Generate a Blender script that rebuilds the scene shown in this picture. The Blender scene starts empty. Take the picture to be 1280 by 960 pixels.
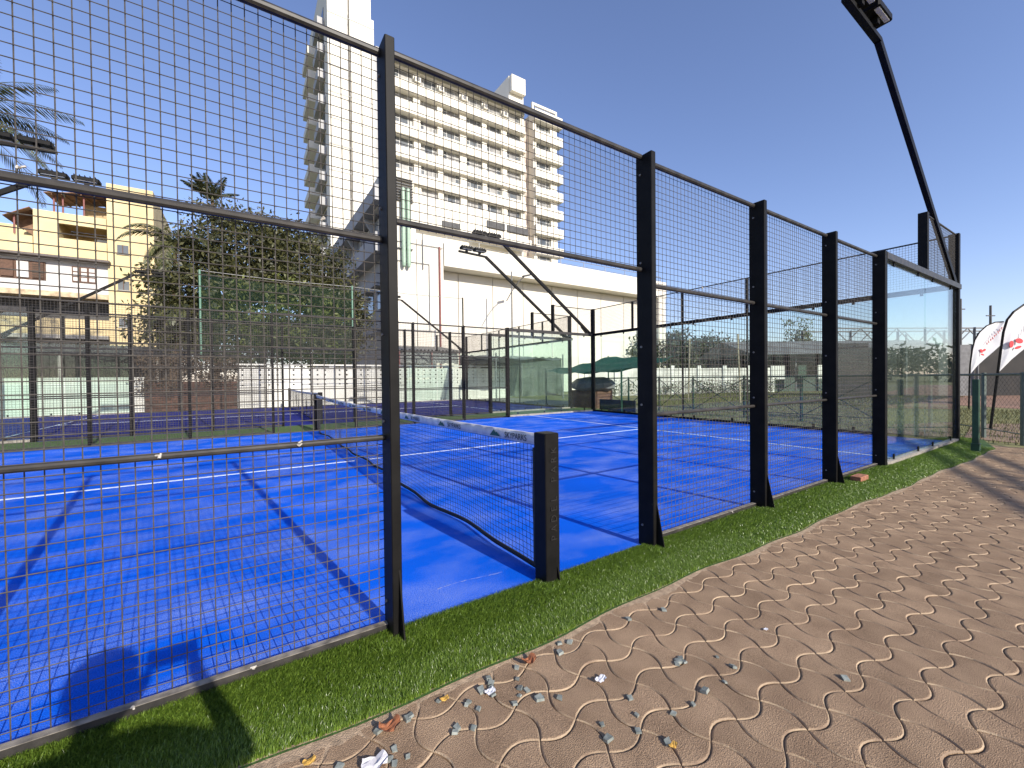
import bpy, math, random
import numpy as np
from mathutils import Vector, Matrix
random.seed(7); rng = np.random.default_rng(11)
R = math.radians
scene = bpy.context.scene
col = scene.collection
# ------------------------------------------------------------------ camera
CAM = Vector((-1.6424, -2.1307, 1.3139))
cam_right = Vector((0.83986861, -0.54267701, -0.01106298))
cam_up = Vector((0.01613299, 0.00458499, 0.99985934))
cam_fwd = Vector((0.54254995, 0.83992895, -0.01260579))
cd = bpy.data.cameras.new('camera'); cam = bpy.data.objects.new('camera', cd); col.objects.link(cam)
cd.sensor_width = 36.0; cd.lens = 521.68 / 1280 * 36.0; cd.clip_start = 0.02; cd.clip_end = 3000
m = Matrix((cam_right, cam_up, -cam_fwd)).transposed().to_4x4(); m.translation = CAM
cam.matrix_world = m
scene.camera = cam
# ------------------------------------------------------------------ light
SUN_EL = R(26.3); SUN_ROT = R(172.5)
world = bpy.data.worlds.new('World'); scene.world = world; world.use_nodes = True
wn = world.node_tree
sky = wn.nodes.new('ShaderNodeTexSky'); sky.sky_type = 'NISHITA'; sky.sun_disc = False
sky.sun_elevation = SUN_EL; sky.sun_rotation = SUN_ROT
sky.air_density = 1.0; sky.dust_density = 0.35; sky.ozone_density = 3.5
tint = wn.nodes.new('ShaderNodeMix'); tint.data_type = 'RGBA'; tint.blend_type = 'MULTIPLY'; tint.inputs[0].default_value = 1.0; tint.inputs[7].default_value = (1.20, 1.03, 1.12, 1)
wn.links.new(sky.outputs[0], tint.inputs[6]); wn.links.new(tint.outputs[2], wn.nodes['Background'].inputs[0]); wn.nodes['Background'].inputs[1].default_value = 0.145
sd = bpy.data.lights.new('sun', 'SUN'); sun = bpy.data.objects.new('sun', sd); col.objects.link(sun)
sd.energy = 5.0; sd.angle = R(0.53); sd.color = (1.0, 0.93, 0.82)
to_sun = Vector((math.sin(SUN_ROT)*math.cos(SUN_EL), math.cos(SUN_ROT)*math.cos(SUN_EL), math.sin(SUN_EL)))
sun.rotation_euler = to_sun.to_track_quat('Z', 'Y').to_euler(); sun.location = (0, -30, 30)
scene.view_settings.view_transform = 'Standard'; scene.view_settings.look = 'None'
scene.view_settings.gamma = 1.0; scene.view_settings.exposure = 0.40
scene.render.engine = 'CYCLES'
scene.cycles.max_bounces = 8; scene.cycles.transparent_max_bounces = 24
# ------------------------------------------------------------------ materials
MATS = {}
def mat(name, c, rough=0.6, var=0.12, scale=6.0, metal=0.0, bump=0.0, bscale=60.0, c2=None, spec=0.5, isl=0.0, detail=5, speck=0.0):
    """procedural: base colour c broken up by noise (towards c2 or a darker c), optional relief"""
    if name in MATS: return MATS[name]
    mt = bpy.data.materials.new(name); mt.use_nodes = True; nt = mt.node_tree; N = nt.nodes; L = nt.links
    b = N['Principled BSDF']; b.inputs['Roughness'].default_value = rough; b.inputs['Metallic'].default_value = metal
    b.inputs['Specular IOR Level'].default_value = spec
    geo = N.new('ShaderNodeNewGeometry')
    no = N.new('ShaderNodeTexNoise'); no.inputs['Scale'].default_value = scale; no.inputs['Detail'].default_value = detail
    L.new(geo.outputs['Position'], no.inputs['Vector'])
    mr = N.new('ShaderNodeMapRange'); mr.inputs[1].default_value = 0.3; mr.inputs[2].default_value = 0.7
    L.new(no.outputs['Fac'], mr.inputs[0])
    mx = N.new('ShaderNodeMix'); mx.data_type = 'RGBA'
    d = c2 if c2 else tuple(v*(1-2*var) for v in c)
    mx.inputs[6].default_value = (*d, 1); mx.inputs[7].default_value = (*[min(1, v*(1+var*0.5)) for v in c], 1)
    L.new(mr.outputs[0], mx.inputs[0]); out = mx.outputs[2]
    if isl:
        oi = N.new('ShaderNodeObjectInfo'); ad = N.new('ShaderNodeMath'); ad.operation = 'ADD'
        L.new(geo.outputs['Random Per Island'], ad.inputs[0]); L.new(oi.outputs['Random'], ad.inputs[1])
        fr = N.new('ShaderNodeMath'); fr.operation = 'FRACT'; L.new(ad.outputs[0], fr.inputs[0])
        m2 = N.new('ShaderNodeMapRange'); m2.inputs[3].default_value = 1-isl; m2.inputs[4].default_value = 1+isl
        L.new(fr.outputs[0], m2.inputs[0])
        hs = N.new('ShaderNodeHueSaturation'); L.new(m2.outputs[0], hs.inputs['Value']); L.new(out, hs.inputs['Color']); out = hs.outputs[0]
    if speck:
        n3 = N.new('ShaderNodeTexNoise'); n3.inputs['Scale'].default_value = 330; n3.inputs['Detail'].default_value = 2; L.new(geo.outputs['Position'], n3.inputs['Vector'])
        m3 = N.new('ShaderNodeMapRange'); m3.inputs[1].default_value = 0.35; m3.inputs[2].default_value = 0.65; m3.inputs[3].default_value = 1-speck; m3.inputs[4].default_value = 1+speck*0.6
        L.new(n3.outputs['Fac'], m3.inputs[0]); h3 = N.new('ShaderNodeHueSaturation'); L.new(m3.outputs[0], h3.inputs['Value']); L.new(out, h3.inputs['Color']); out = h3.outputs[0]
    L.new(out, b.inputs['Base Color'])
    if bump:
        n2 = N.new('ShaderNodeTexNoise'); n2.inputs['Scale'].default_value = bscale; n2.inputs['Detail'].default_value = 4
        L.new(geo.outputs['Position'], n2.inputs['Vector'])
        bp = N.new('ShaderNodeBump'); bp.inputs['Strength'].default_value = min(1, bump); bp.inputs['Distance'].default_value = 0.01
        L.new(n2.outputs['Fac'], bp.inputs['Height']); L.new(bp.outputs[0], b.inputs['Normal'])
    MATS[name] = mt
    return mt

def glass_mat(name, tint, refl=1.0, haze=0.0):
    """clear pane: fresnel reflection over tinted see-through, a little dust"""
    mt = bpy.data.materials.new(name); mt.use_nodes = True; nt = mt.node_tree; N = nt.nodes; L = nt.links
    N.remove(N['Principled BSDF']); o = N['Material Output']
    t = N.new('ShaderNodeBsdfTransparent'); t.inputs[0].default_value = (*tint, 1)
    g = N.new('ShaderNodeBsdfGlossy'); g.inputs['Roughness'].default_value = 0.01; g.inputs[0].default_value = (refl, refl, refl, 1)
    geo = N.new('ShaderNodeNewGeometry'); dt = N.new('ShaderNodeVectorMath'); dt.operation = 'DOT_PRODUCT'
    L.new(geo.outputs['Normal'], dt.inputs[0]); L.new(geo.outputs['Incoming'], dt.inputs[1])
    ab = N.new('ShaderNodeMath'); ab.operation = 'ABSOLUTE'; L.new(dt.outputs['Value'], ab.inputs[0])
    om = N.new('ShaderNodeMath'); om.operation = 'SUBTRACT'; om.inputs[0].default_value = 1.0; L.new(ab.outputs[0], om.inputs[1])
    pw = N.new('ShaderNodeMath'); pw.operation = 'POWER'; pw.inputs[1].default_value = 5.0; L.new(om.outputs[0], pw.inputs[0])
    f = N.new('ShaderNodeMath'); f.operation = 'MULTIPLY_ADD'; f.inputs[1].default_value = 0.90; f.inputs[2].default_value = 0.03; L.new(pw.outputs[0], f.inputs[0])
    no = N.new('ShaderNodeTexNoise'); no.inputs['Scale'].default_value = 2.2; no.inputs['Detail'].default_value = 6
    L.new(geo.outputs['Position'], no.inputs['Vector'])
    df = N.new('ShaderNodeBsdfDiffuse'); df.inputs[0].default_value = (0.45, 0.5, 0.46, 1)
    mr = N.new('ShaderNodeMapRange'); mr.inputs[1].default_value = 0.35; mr.inputs[2].default_value = 0.8
    mr.inputs[3].default_value = haze*0.5; mr.inputs[4].default_value = haze*1.6; L.new(no.outputs['Fac'], mr.inputs[0])
    m0 = N.new('ShaderNodeMixShader'); L.new(mr.outputs[0], m0.inputs[0]); L.new(t.outputs[0], m0.inputs[1]); L.new(df.outputs[0], m0.inputs[2])
    m1 = N.new('ShaderNodeMixShader'); L.new(f.outputs[0], m1.inputs[0]); L.new(m0.outputs[0], m1.inputs[1]); L.new(g.outputs[0], m1.inputs[2])
    L.new(m1.outputs[0], o.inputs[0]); MATS[name] = mt
    return mt

def veil_mat(name, c, alpha, scale=0.0):
    """fine netting too dense to model thread by thread: partly open sheet"""
    mt = bpy.data.materials.new(name); mt.use_nodes = True; nt = mt.node_tree; N = nt.nodes; L = nt.links
    b = N['Principled BSDF']; b.inputs['Base Color'].default_value = (*c, 1); b.inputs['Roughness'].default_value = 0.8
    geo = N.new('ShaderNodeNewGeometry'); no = N.new('ShaderNodeTexNoise'); no.inputs['Scale'].default_value = 1.5; no.inputs['Detail'].default_value = 5
    L.new(geo.outputs['Position'], no.inputs['Vector'])
    mr = N.new('ShaderNodeMapRange'); mr.inputs[1].default_value = 0.3; mr.inputs[2].default_value = 0.7
    mr.inputs[3].default_value = alpha*0.7; mr.inputs[4].default_value = min(1, alpha*1.3)
    L.new(no.outputs['Fac'], mr.inputs[0]); L.new(mr.outputs[0], b.inputs['Alpha']); MATS[name] = mt
    return mt

def leaf_mat(name, a, b_, rough=0.5, trans=0.25):
    mt = bpy.data.materials.new(name); mt.use_nodes = True; nt = mt.node_tree; N = nt.nodes; L = nt.links
    b = N['Principled BSDF']; b.inputs['Roughness'].default_value = rough
    geo = N.new('ShaderNodeNewGeometry'); rp = N.new('ShaderNodeValToRGB')
    rp.color_ramp.elements[0].color = (*a, 1); rp.color_ramp.elements[1].color = (*b_, 1)
    L.new(geo.outputs['Random Per Island'], rp.inputs[0]); L.new(rp.outputs[0], b.inputs['Base Color'])
    if trans:
        tr = N.new('ShaderNodeBsdfTranslucent'); L.new(rp.outputs[0], tr.inputs[0])
        mx = N.new('ShaderNodeMixShader'); mx.inputs[0].default_value = trans
        L.new(b.outputs[0], mx.inputs[1]); L.new(tr.outputs[0], mx.inputs[2]); L.new(mx.outputs[0], N['Material Output'].inputs[0])
    MATS[name] = mt
    return mt

black = mat('black_powder_coat', (0.009, 0.0085, 0.008), 0.5, 0.2, 9, bump=0.06, bscale=400, spec=0.12)
blackrail = mat('dusty_black_rail', (0.018, 0.017, 0.016), 0.45, 0.3, 14, c2=(0.05, 0.045, 0.04), spec=0.3)
wire = mat('weathered_wire', (0.095, 0.086, 0.072), 0.6, 0.25, 30, c2=(0.05, 0.044, 0.038), spec=0.3)
plate = mat('pale_steel_plate', (0.30, 0.27, 0.23), 0.6, 0.2, 12)
bolt_m = mat('zinc_bolt', (0.22, 0.21, 0.2), 0.5, 0.1, 20, metal=0.4)
white_chip = mat('bare_chip', (0.5, 0.46, 0.4), 0.7)
glass = glass_mat('court_glass', (0.905, 0.96, 0.935), 1.0, 0.014)
winglass = mat('window_glass', (0.05, 0.06, 0.07), 0.12, 0.3, 0.5, c2=(0.16, 0.17, 0.17))
curtain = mat('curtained_glass', (0.34, 0.33, 0.30), 0.25, 0.2, 0.7, c2=(0.13, 0.13, 0.13))
whitewall = mat('cream_white_render', (0.72, 0.68, 0.58), 0.85, 0.05, 0.25, bump=0.1, bscale=8)
hallwall = mat('hall_white_render', (0.67, 0.63, 0.54), 0.85, 0.05, 0.2, bump=0.1, bscale=6, isl=0.03)
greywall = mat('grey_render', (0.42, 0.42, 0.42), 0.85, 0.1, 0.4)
boundwall = mat('whitewashed_wall', (0.70, 0.69, 0.63), 0.9, 0.08, 1.2, bump=0.3, bscale=14)
yellowwall = mat('yellow_render', (0.66, 0.54, 0.30), 0.85, 0.1, 0.5, c2=(0.54, 0.42, 0.22), bump=0.1, bscale=10)
panelwhite = mat('painted_brick_white', (0.60, 0.58, 0.56), 0.85, 0.08, 1.0, bump=0.3, bscale=12)
brownwood = mat('brown_timber', (0.12, 0.06, 0.035), 0.7, 0.2, 8)
darkgrey = mat('dark_grey_sheet', (0.07, 0.07, 0.07), 0.7, 0.2, 2)
rustsheet = mat('rusty_sheet', (0.26, 0.15, 0.09), 0.8, 0.25, 3)
concrete = mat('concrete', (0.36, 0.34, 0.30), 0.9, 0.15, 1.5, bump=0.3, bscale=20)
pipe_red = mat('red_oxide_pipe', (0.22, 0.07, 0.06), 0.6)
pipe_green = mat('green_duct', (0.30, 0.42, 0.31), 0.5)
green_paint = mat('green_enamel', (0.012, 0.055, 0.03), 0.4, 0.2, 6)
steel = mat('galvanised_steel', (0.28, 0.28, 0.27), 0.5, 0.15, 8, metal=0.5)
greysteel = mat('dull_grey_steel', (0.17, 0.17, 0.17), 0.7, 0.15, 5)

# ------------------------------------------------------------------ mesh helpers
class MB:
    def __init__(s): s.v = []; s.f = []
    def add(s, vs, fs):
        b = len(s.v); s.v += [tuple(p) for p in vs]; s.f += [tuple(i+b for i in q) for q in fs]; return s
    def box(s, x0, x1, y0, y1, z0, z1):
        if x0 > x1: x0, x1 = x1, x0
        if y0 > y1: y0, y1 = y1, y0
        return s.add([(x0,y0,z0),(x1,y0,z0),(x1,y1,z0),(x0,y1,z0),(x0,y0,z1),(x1,y0,z1),(x1,y1,z1),(x0,y1,z1)],
              [(0,3,2,1),(4,5,6,7),(0,1,5,4),(1,2,6,5),(2,3,7,6),(3,0,4,7)])
    def cbox(s, x0, x1, y0, y1, z0, z1, c=0.004):
        """upright box with chamfered vertical arrises and top"""
        if x0 > x1: x0, x1 = x1, x0
        if y0 > y1: y0, y1 = y1, y0
        def ring(i, z): return [(x0+c+i,y0+i,z),(x1-c-i,y0+i,z),(x1-i,y0+c+i,z),(x1-i,y1-c-i,z),(x1-c-i,y1-i,z),(x0+c+i,y1-i,z),(x0+i,y1-c-i,z),(x0+i,y0+c+i,z)]
        vs = ring(0,z0)+ring(0,z1-c)+ring(c,z1); fs = [tuple(range(7,-1,-1)), tuple(range(16,24))]
        for k in range(2):
            for i in range(8):
                j = (i+1) % 8; fs.append((k*8+i, k*8+j, k*8+8+j, k*8+8+i))
        return s.add(vs, fs)
    def tube(s, p0, p1, r, n=8, r1=None, cap=True):
        p0 = Vector(p0); p1 = Vector(p1); d = (p1-p0)
        if d.length < 1e-6: return s
        d.normalize(); a = d.orthogonal().normalized(); b = d.cross(a); r1 = r if r1 is None else r1
        vs = []
        for p, rr in ((p0, r), (p1, r1)):
            for i in range(n):
                t = 2*math.pi*(i+0.5)/n; vs.append(p + a*(rr*math.cos(t)) + b*(rr*math.sin(t)))
        fs = [(i, (i+1) % n, n+(i+1) % n, n+i) for i in range(n)]
        if cap: fs += [tuple(range(n-1,-1,-1)), tuple(range(n, 2*n))]
        return s.add(vs, fs)
    def path(s, pts, r, n=6):
        for a, b in zip(pts[:-1], pts[1:]): s.tube(a, b, r, n)
        return s
    def bar(s, p0, p1, w, h, up=(0,0,1)):
        p0 = Vector(p0); p1 = Vector(p1); d = (p1-p0).normalized(); u = Vector(up)
        a = d.cross(u)
        if a.length < 1e-5: a = d.cross(Vector((1,0,0)))
        a.normalize(); b = a.cross(d).normalized(); a *= w/2; b *= h/2
        vs = [p+e for p in (p0, p1) for e in (-a-b, a-b, a+b, -a+b)]
        return s.add(vs, [(0,1,5,4),(1,2,6,5),(2,3,7,6),(3,0,4,7),(3,2,1,0),(4,5,6,7)])
    def quad(s, a, b, c, d): return s.add([a,b,c,d], [(0,1,2,3)])
    def prism(s, pts, d):
        """polygon pts (3D, planar) extruded by vector d"""
        d = Vector(d); n = len(pts); vs = [Vector(p) for p in pts]+[Vector(p)+d for p in pts]
        fs = [tuple(range(n-1,-1,-1)), tuple(range(n,2*n))]+[(i,(i+1)%n,n+(i+1)%n,n+i) for i in range(n)]
        return s.add(vs, fs)
    def lathe(s, c, prof, n=16):
        vs = []; 
        for r, z in prof:
            for i in range(n):
                t = 2*math.pi*i/n; vs.append((c[0]+r*math.cos(t), c[1]+r*math.sin(t), c[2]+z))
        k = len(prof); fs = [(j*n+i, j*n+(i+1)%n, (j+1)*n+(i+1)%n, (j+1)*n+i) for j in range(k-1) for i in range(n)]
        fs += [tuple(range(n-1,-1,-1)), tuple(range((k-1)*n, k*n))]
        return s.add(vs, fs)
    def mesh(s, name, mt, off=(0,0,0)):
        me = bpy.data.meshes.new(name)
        me.from_pydata([(x-off[0], y-off[1], z-off[2]) for x, y, z in s.v], [], s.f)
        me.materials.append(mt); me.update(); return me

def world_of(o):
    p = Vector((0,0,0))
    while o is not None: p += o.location; o = o.parent
    return p
def link(name, data, parent=None, loc=None):
    o = bpy.data.objects.new(name, data); col.objects.link(o); o.parent = parent
    if loc is not None: o.location = Vector(loc) - (world_of(parent) if parent else Vector((0,0,0)))
    return o
def part(name, mb, mt, parent, label=None, smooth=False):
    o = link(name, mb.mesh(name, mt, world_of(parent)), parent)
    if label: o['label'] = label
    if smooth: o.data.polygons.foreach_set('use_smooth', [True]*len(o.data.polygons))
    return o
def thing(name, label, cat, loc, group=None):
    o = bpy.data.objects.new(name, None); o.empty_display_size = 0.2; col.objects.link(o); o.location = loc
    o['label'] = label; o['category'] = cat
    if group: o['group'] = group
    return o
def single(name, mb, mt, label, cat, loc=(0,0,0), group=None, smooth=False):
    o = link(name, mb.mesh(name, mt, loc)); o.location = loc; o['label'] = label; o['category'] = cat
    if group: o['group'] = group
    if smooth: o.data.polygons.foreach_set('use_smooth', [True]*len(o.data.polygons))
    return o
def struct(name, mb, mt, parent=None):
    o = part(name, mb, mt, parent) if parent else link(name, mb.mesh(name, mt))
    if not parent: o['kind'] = 'structure'
    return o
def np_mesh(name, V, F, mt):
    """V (n,3) array, F (m,k) array of equal-sized faces"""
    me = bpy.data.meshes.new(name); k = F.shape[1]
    me.vertices.add(len(V)); me.vertices.foreach_set('co', V.astype(np.float32).ravel())
    me.loops.add(F.size); me.loops.foreach_set('vertex_index', F.astype(np.int32).ravel())
    me.polygons.add(len(F)); me.polygons.foreach_set('loop_start', np.arange(0, F.size, k, dtype=np.int32))
    try: me.polygons.foreach_set('loop_total', np.full(len(F), k, dtype=np.int32))
    except Exception: pass
    me.materials.append(mt); me.update(calc_edges=True); me.validate(); return me
def text_mesh(body, size, depth, mt, align='LEFT'):
    cu = bpy.data.curves.new('lettering', 'FONT'); cu.body = body; cu.size = size; cu.extrude = depth; cu.align_x = align; cu.resolution_u = 3
    o = bpy.data.objects.new('lettering', cu); col.objects.link(o); bpy.context.view_layer.update()
    me = bpy.data.meshes.new_from_object(o.evaluated_get(bpy.context.evaluated_depsgraph_get()))
    bpy.data.objects.remove(o); bpy.data.curves.remove(cu); me.materials.clear(); me.materials.append(mt); return me

# ================================================================== GROUND
gm = mat('rough_field_grass', (0.19, 0.175, 0.065), 0.95, 0.3, 0.35, c2=(0.12, 0.13, 0.04), bump=0.8, bscale=18)
struct('ground', MB().box(-1500, 1500, -1500, 1500, -0.6, -0.06), gm)
dirt = mat('red_dirt', (0.28, 0.16, 0.10), 0.95, 0.2, 0.5, bump=0.5, bscale=10)
struct('dirt_path', MB().add([(19,-6,-.05),(70,-14,-.05),(80,4,-.05),(34,9,-.05),(26,5.0,-.05)], [(0,1,2,3,4)]), dirt)
struct('dirt_track', MB().add([(10.9,-1.4,-.05),(13.4,-1.8,-.05),(16.5,-0.5,-.05),(15,0.6,-.05),(11.2,0.1,-.05)], [(0,1,2,3,4)]), mat('brown_dirt', (0.27,0.18,0.12), 0.95, 0.2, 1.2, bump=0.5))
struct('yard', MB().box(-40, 14.5, 10, 60, -0.058, -0.05), mat('yard_dirt', (0.30, 0.27, 0.22), 0.95, 0.2, 0.6))

def turf_mat(name, c, c2, sand, samt):
    mt = bpy.data.materials.new(name); mt.use_nodes = True; nt = mt.node_tree; N = nt.nodes; L = nt.links
    b = N['Principled BSDF']; b.inputs['Roughness'].default_value = 0.85; b.inputs['Specular IOR Level'].default_value = 0.05
    geo = N.new('ShaderNodeNewGeometry')
    def noise(sc, det, stretch=None):
        n = N.new('ShaderNodeTexNoise'); n.inputs['Scale'].default_value = sc; n.inputs['Detail'].default_value = det
        if stretch:
            mp = N.new('ShaderNodeMapping'); mp.inputs['Scale'].default_value = stretch; L.new(geo.outputs['Position'], mp.inputs[0]); L.new(mp.outputs[0], n.inputs['Vector'])
        else: L.new(geo.outputs['Position'], n.inputs['Vector'])
        return n
    fine = noise(170, 3); big = noise(0.9, 6); sn = noise(1.3, 7, (1, 1.6, 1)); grain = noise(330, 2)
    mx = N.new('ShaderNodeMix'); mx.data_type = 'RGBA'; mx.inputs[6].default_value = (*c2, 1); mx.inputs[7].default_value = (*c, 1)
    mr = N.new('ShaderNodeMapRange'); mr.inputs[1].default_value = 0.4; mr.inputs[2].default_value = 0.58; L.new(fine.outputs['Fac'], mr.inputs[0]); L.new(mr.outputs[0], mx.inputs[0])
    # silica sand lying in the pile, patchy
    s1 = N.new('ShaderNodeMapRange'); s1.inputs[1].default_value = 0.42; s1.inputs[2].default_value = 0.68; L.new(sn.outputs['Fac'], s1.inputs[0])
    s2 = N.new('ShaderNodeMapRange'); s2.inputs[1].default_value = 0.5; s2.inputs[2].default_value = 0.64; L.new(grain.outputs['Fac'], s2.inputs[0])
    mu = N.new('ShaderNodeMath'); mu.operation = 'MULTIPLY'; L.new(s1.outputs[0], mu.inputs[0]); L.new(s2.outputs[0], mu.inputs[1])
    m2 = N.new('ShaderNodeMath'); m2.operation = 'MULTIPLY'; m2.inputs[1].default_value = samt; L.new(mu.outputs[0], m2.inputs[0])
    mb = N.new('ShaderNodeMix'); mb.data_type = 'RGBA'; L.new(m2.outputs[0], mb.inputs[0]); L.new(mx.outputs[2], mb.inputs[6]); mb.inputs[7].default_value = (*sand, 1)
    hs = N.new('ShaderNodeHueSaturation'); m3 = N.new('ShaderNodeMapRange'); m3.inputs[1].default_value = 0.3; m3.inputs[2].default_value = 0.7; m3.inputs[3].default_value = 0.88; m3.inputs[4].default_value = 1.08
    L.new(big.outputs['Fac'], m3.inputs[0]); L.new(m3.outputs[0], hs.inputs['Value']); L.new(mb.outputs[2], hs.inputs['Color']); L.new(hs.outputs[0], b.inputs['Base Color'])
    bp = N.new('ShaderNodeBump'); bp.inputs['Strength'].default_value = 0.55; bp.inputs['Distance'].default_value = 0.006; L.new(fine.outputs['Fac'], bp.inputs['Height']); L.new(bp.outputs[0], b.inputs['Normal'])
    MATS[name] = mt; return mt
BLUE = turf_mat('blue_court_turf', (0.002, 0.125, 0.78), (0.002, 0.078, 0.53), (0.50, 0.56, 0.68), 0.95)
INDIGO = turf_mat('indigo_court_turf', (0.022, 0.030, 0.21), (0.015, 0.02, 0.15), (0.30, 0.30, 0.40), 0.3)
linew = mat('white_turf_line', (0.78, 0.80, 0.82), 0.8, 0.12, 25, c2=(0.5, 0.58, 0.7))
BX, BY = 0.35, 11.75      # second court's net centre x and near side y
def court(name, ox, oy, mt):
    o = struct(name, MB().box(ox-10.02, ox+10.02, oy+0.04, oy+9.96, -0.05, 0.0), mt)
    for x0, x1, y0, y1 in ((-6.975,-6.925,0.02,9.98), (6.925,6.975,0.02,9.98), (-6.92,-0.12,4.975,5.025), (0.12,6.92,4.975,5.025)):
        part('white_line', MB().box(ox+x0, ox+x1, oy+y0, oy+y1, -0.002, 0.004), linew, o)
    return o
court_a = court('court_turf', 0, 0, BLUE)
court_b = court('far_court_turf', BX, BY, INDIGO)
# scuffed chalk stroke on the turf near the net post
mb = MB(); xs = np.linspace(-0.64, -0.18, 24); ysc = 0.30+0.018*np.sin(xs*9)+rng.normal(0, 0.0015, 24); wsc = rng.uniform(0.001, 0.006, 24)
for k in range(23): mb.quad((xs[k], ysc[k]-wsc[k], 0.003), (xs[k+1], ysc[k+1]-wsc[k+1], 0.003), (xs[k+1], ysc[k+1]+wsc[k+1], 0.003), (xs[k], ysc[k]+wsc[k], 0.003))
part('scuff_mark', mb, mat('chalk', (0.30,0.34,0.5), 0.9, 0.3, 60, c2=(0.02,0.12,0.6)), court_a)
GREENBASE = mat('green_turf_backing', (0.05, 0.115, 0.018), 0.9, 0.25, 60, bump=0.5, bscale=200)
edge_y = lambda x: -0.475 + 0.018*math.sin(x*2.3) + 0.01*math.sin(x*7.1+1) - 0.02*max(0, x-2)
mb = MB(); xs = np.arange(-9, 9.31, 0.1)
for a, b in zip(xs[:-1], xs[1:]): mb.quad((a, edge_y(a), 0.003), (b, edge_y(b), 0.003), (b, 0.038, 0.003), (a, 0.038, 0.003))
mb.quad((9.3, edge_y(9.3), .003), (10.7, -0.25, .003), (10.7, 0.2, .003), (9.3, -0.001, .003))
green = struct('green_turf_strip', mb, GREENBASE)
struct('green_turf_strip_between_courts', MB().box(-11, 10.9, 10.01, BY-0.01, -0.05, -0.002), mat('far_green_turf', (0.075, 0.14, 0.03), 0.9, 0.25, 25, bump=0.5, bscale=120))
struct('concrete_edge_beam', MB().box(10.03, 10.3, 0.25, 10.0, -0.06, 0.004), concrete)

def blades(n, xr, yf, hmin, hmax, w, lean, z0):
    x = rng.uniform(xr[0], xr[1], n); y = yf(x, rng.uniform(0, 1, n))
    h = rng.uniform(hmin, hmax, n); th = rng.uniform(0, 2*np.pi, n)
    dx = np.cos(th)*w*0.5; dy = np.sin(th)*w*0.5
    ly0 = lean[1]
    if len(lean) > 2: q_ = (y-lean[2])/(0-lean[2])-0.52-0.10*np.sin(x*1.7)-0.05*np.sin(x*6.1); ly0 = -0.05-0.33*np.tanh(q_*5)
    lx = rng.normal(lean[0], 0.30, n)*h; ly = (ly0+rng.normal(0, 0.30, n))*h
    V = np.empty((n, 5, 3))
    V[:,0] = np.c_[x-dx, y-dy, np.full(n, z0)]; V[:,1] = np.c_[x+dx, y+dy, np.full(n, z0)]
    V[:,2] = np.c_[x+dx*0.8+lx*0.35, y+dy*0.8+ly*0.35, z0+h*0.6]; V[:,3] = np.c_[x-dx*0.8+lx*0.35, y-dy*0.8+ly*0.35, z0+h*0.6]
    V[:,4] = np.c_[x+lx, y+ly, z0+h*0.95]
    b = np.arange(n)[:,None]*5
    F = np.concatenate([b+[0,1,2], b+[0,2,3], b+[3,2,4]])
    return V.reshape(-1,3), F
def join_np(name, parts, mt, parent=None, smooth=False):
    Vs = []; Fs = []; k = 0
    for V, F in parts: Vs.append(V); Fs.append(F+k); k += len(V)
    return link(name, np_mesh(name, np.concatenate(Vs), np.concatenate(Fs), mt), parent)
GRASS = leaf_mat('plastic_grass_blade', (0.045, 0.10, 0.008), (0.23, 0.34, 0.05), 0.32, 0.3)
ey = np.vectorize(edge_y)
near = blades(260000, (-2.9, 1.7), lambda x, t: ey(x)+0.01 + t*(-ey(x)+0.035), 0.016, 0.034, 0.0026, (0.15, 0, -0.475), 0.0)
far = blades(100000, (1.7, 9.3), lambda x, t: ey(x)+0.01 + t*(-ey(x)+0.035), 0.018, 0.036, 0.005, (0.15, 0, -0.52), 0.0)
farr = blades(9000, (9.3, 10.7), lambda x, t: -0.5+0.22*(x-9.3)+0.04 + t*0.48, 0.018, 0.036, 0.007, (0.1, -0.1), 0.0)
left = blades(16000, (-7, -2.9), lambda x, t: ey(x)+0.01 + t*(-ey(x)+0.035), 0.018, 0.034, 0.006, (0.1, -0.1), 0.0)
# tufts bunched round the feet of posts
tuft = []
for px in (-1, 1, 1+5/3, 1+10/3, 6, -0.02):
    n = 1800
    tuft.append(blades(n, (px-0.12, px+0.16), lambda x, t: -0.17+0.15*t, 0.028, 0.044, 0.003, (0.1, -0.1), 0.0))
g = join_np('grass_blade_pile', [near, far, farr, left]+tuft, GRASS); g['kind'] = 'stuff'; g['label'] = 'green artificial grass pile between blue court and brown pavers'

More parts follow.
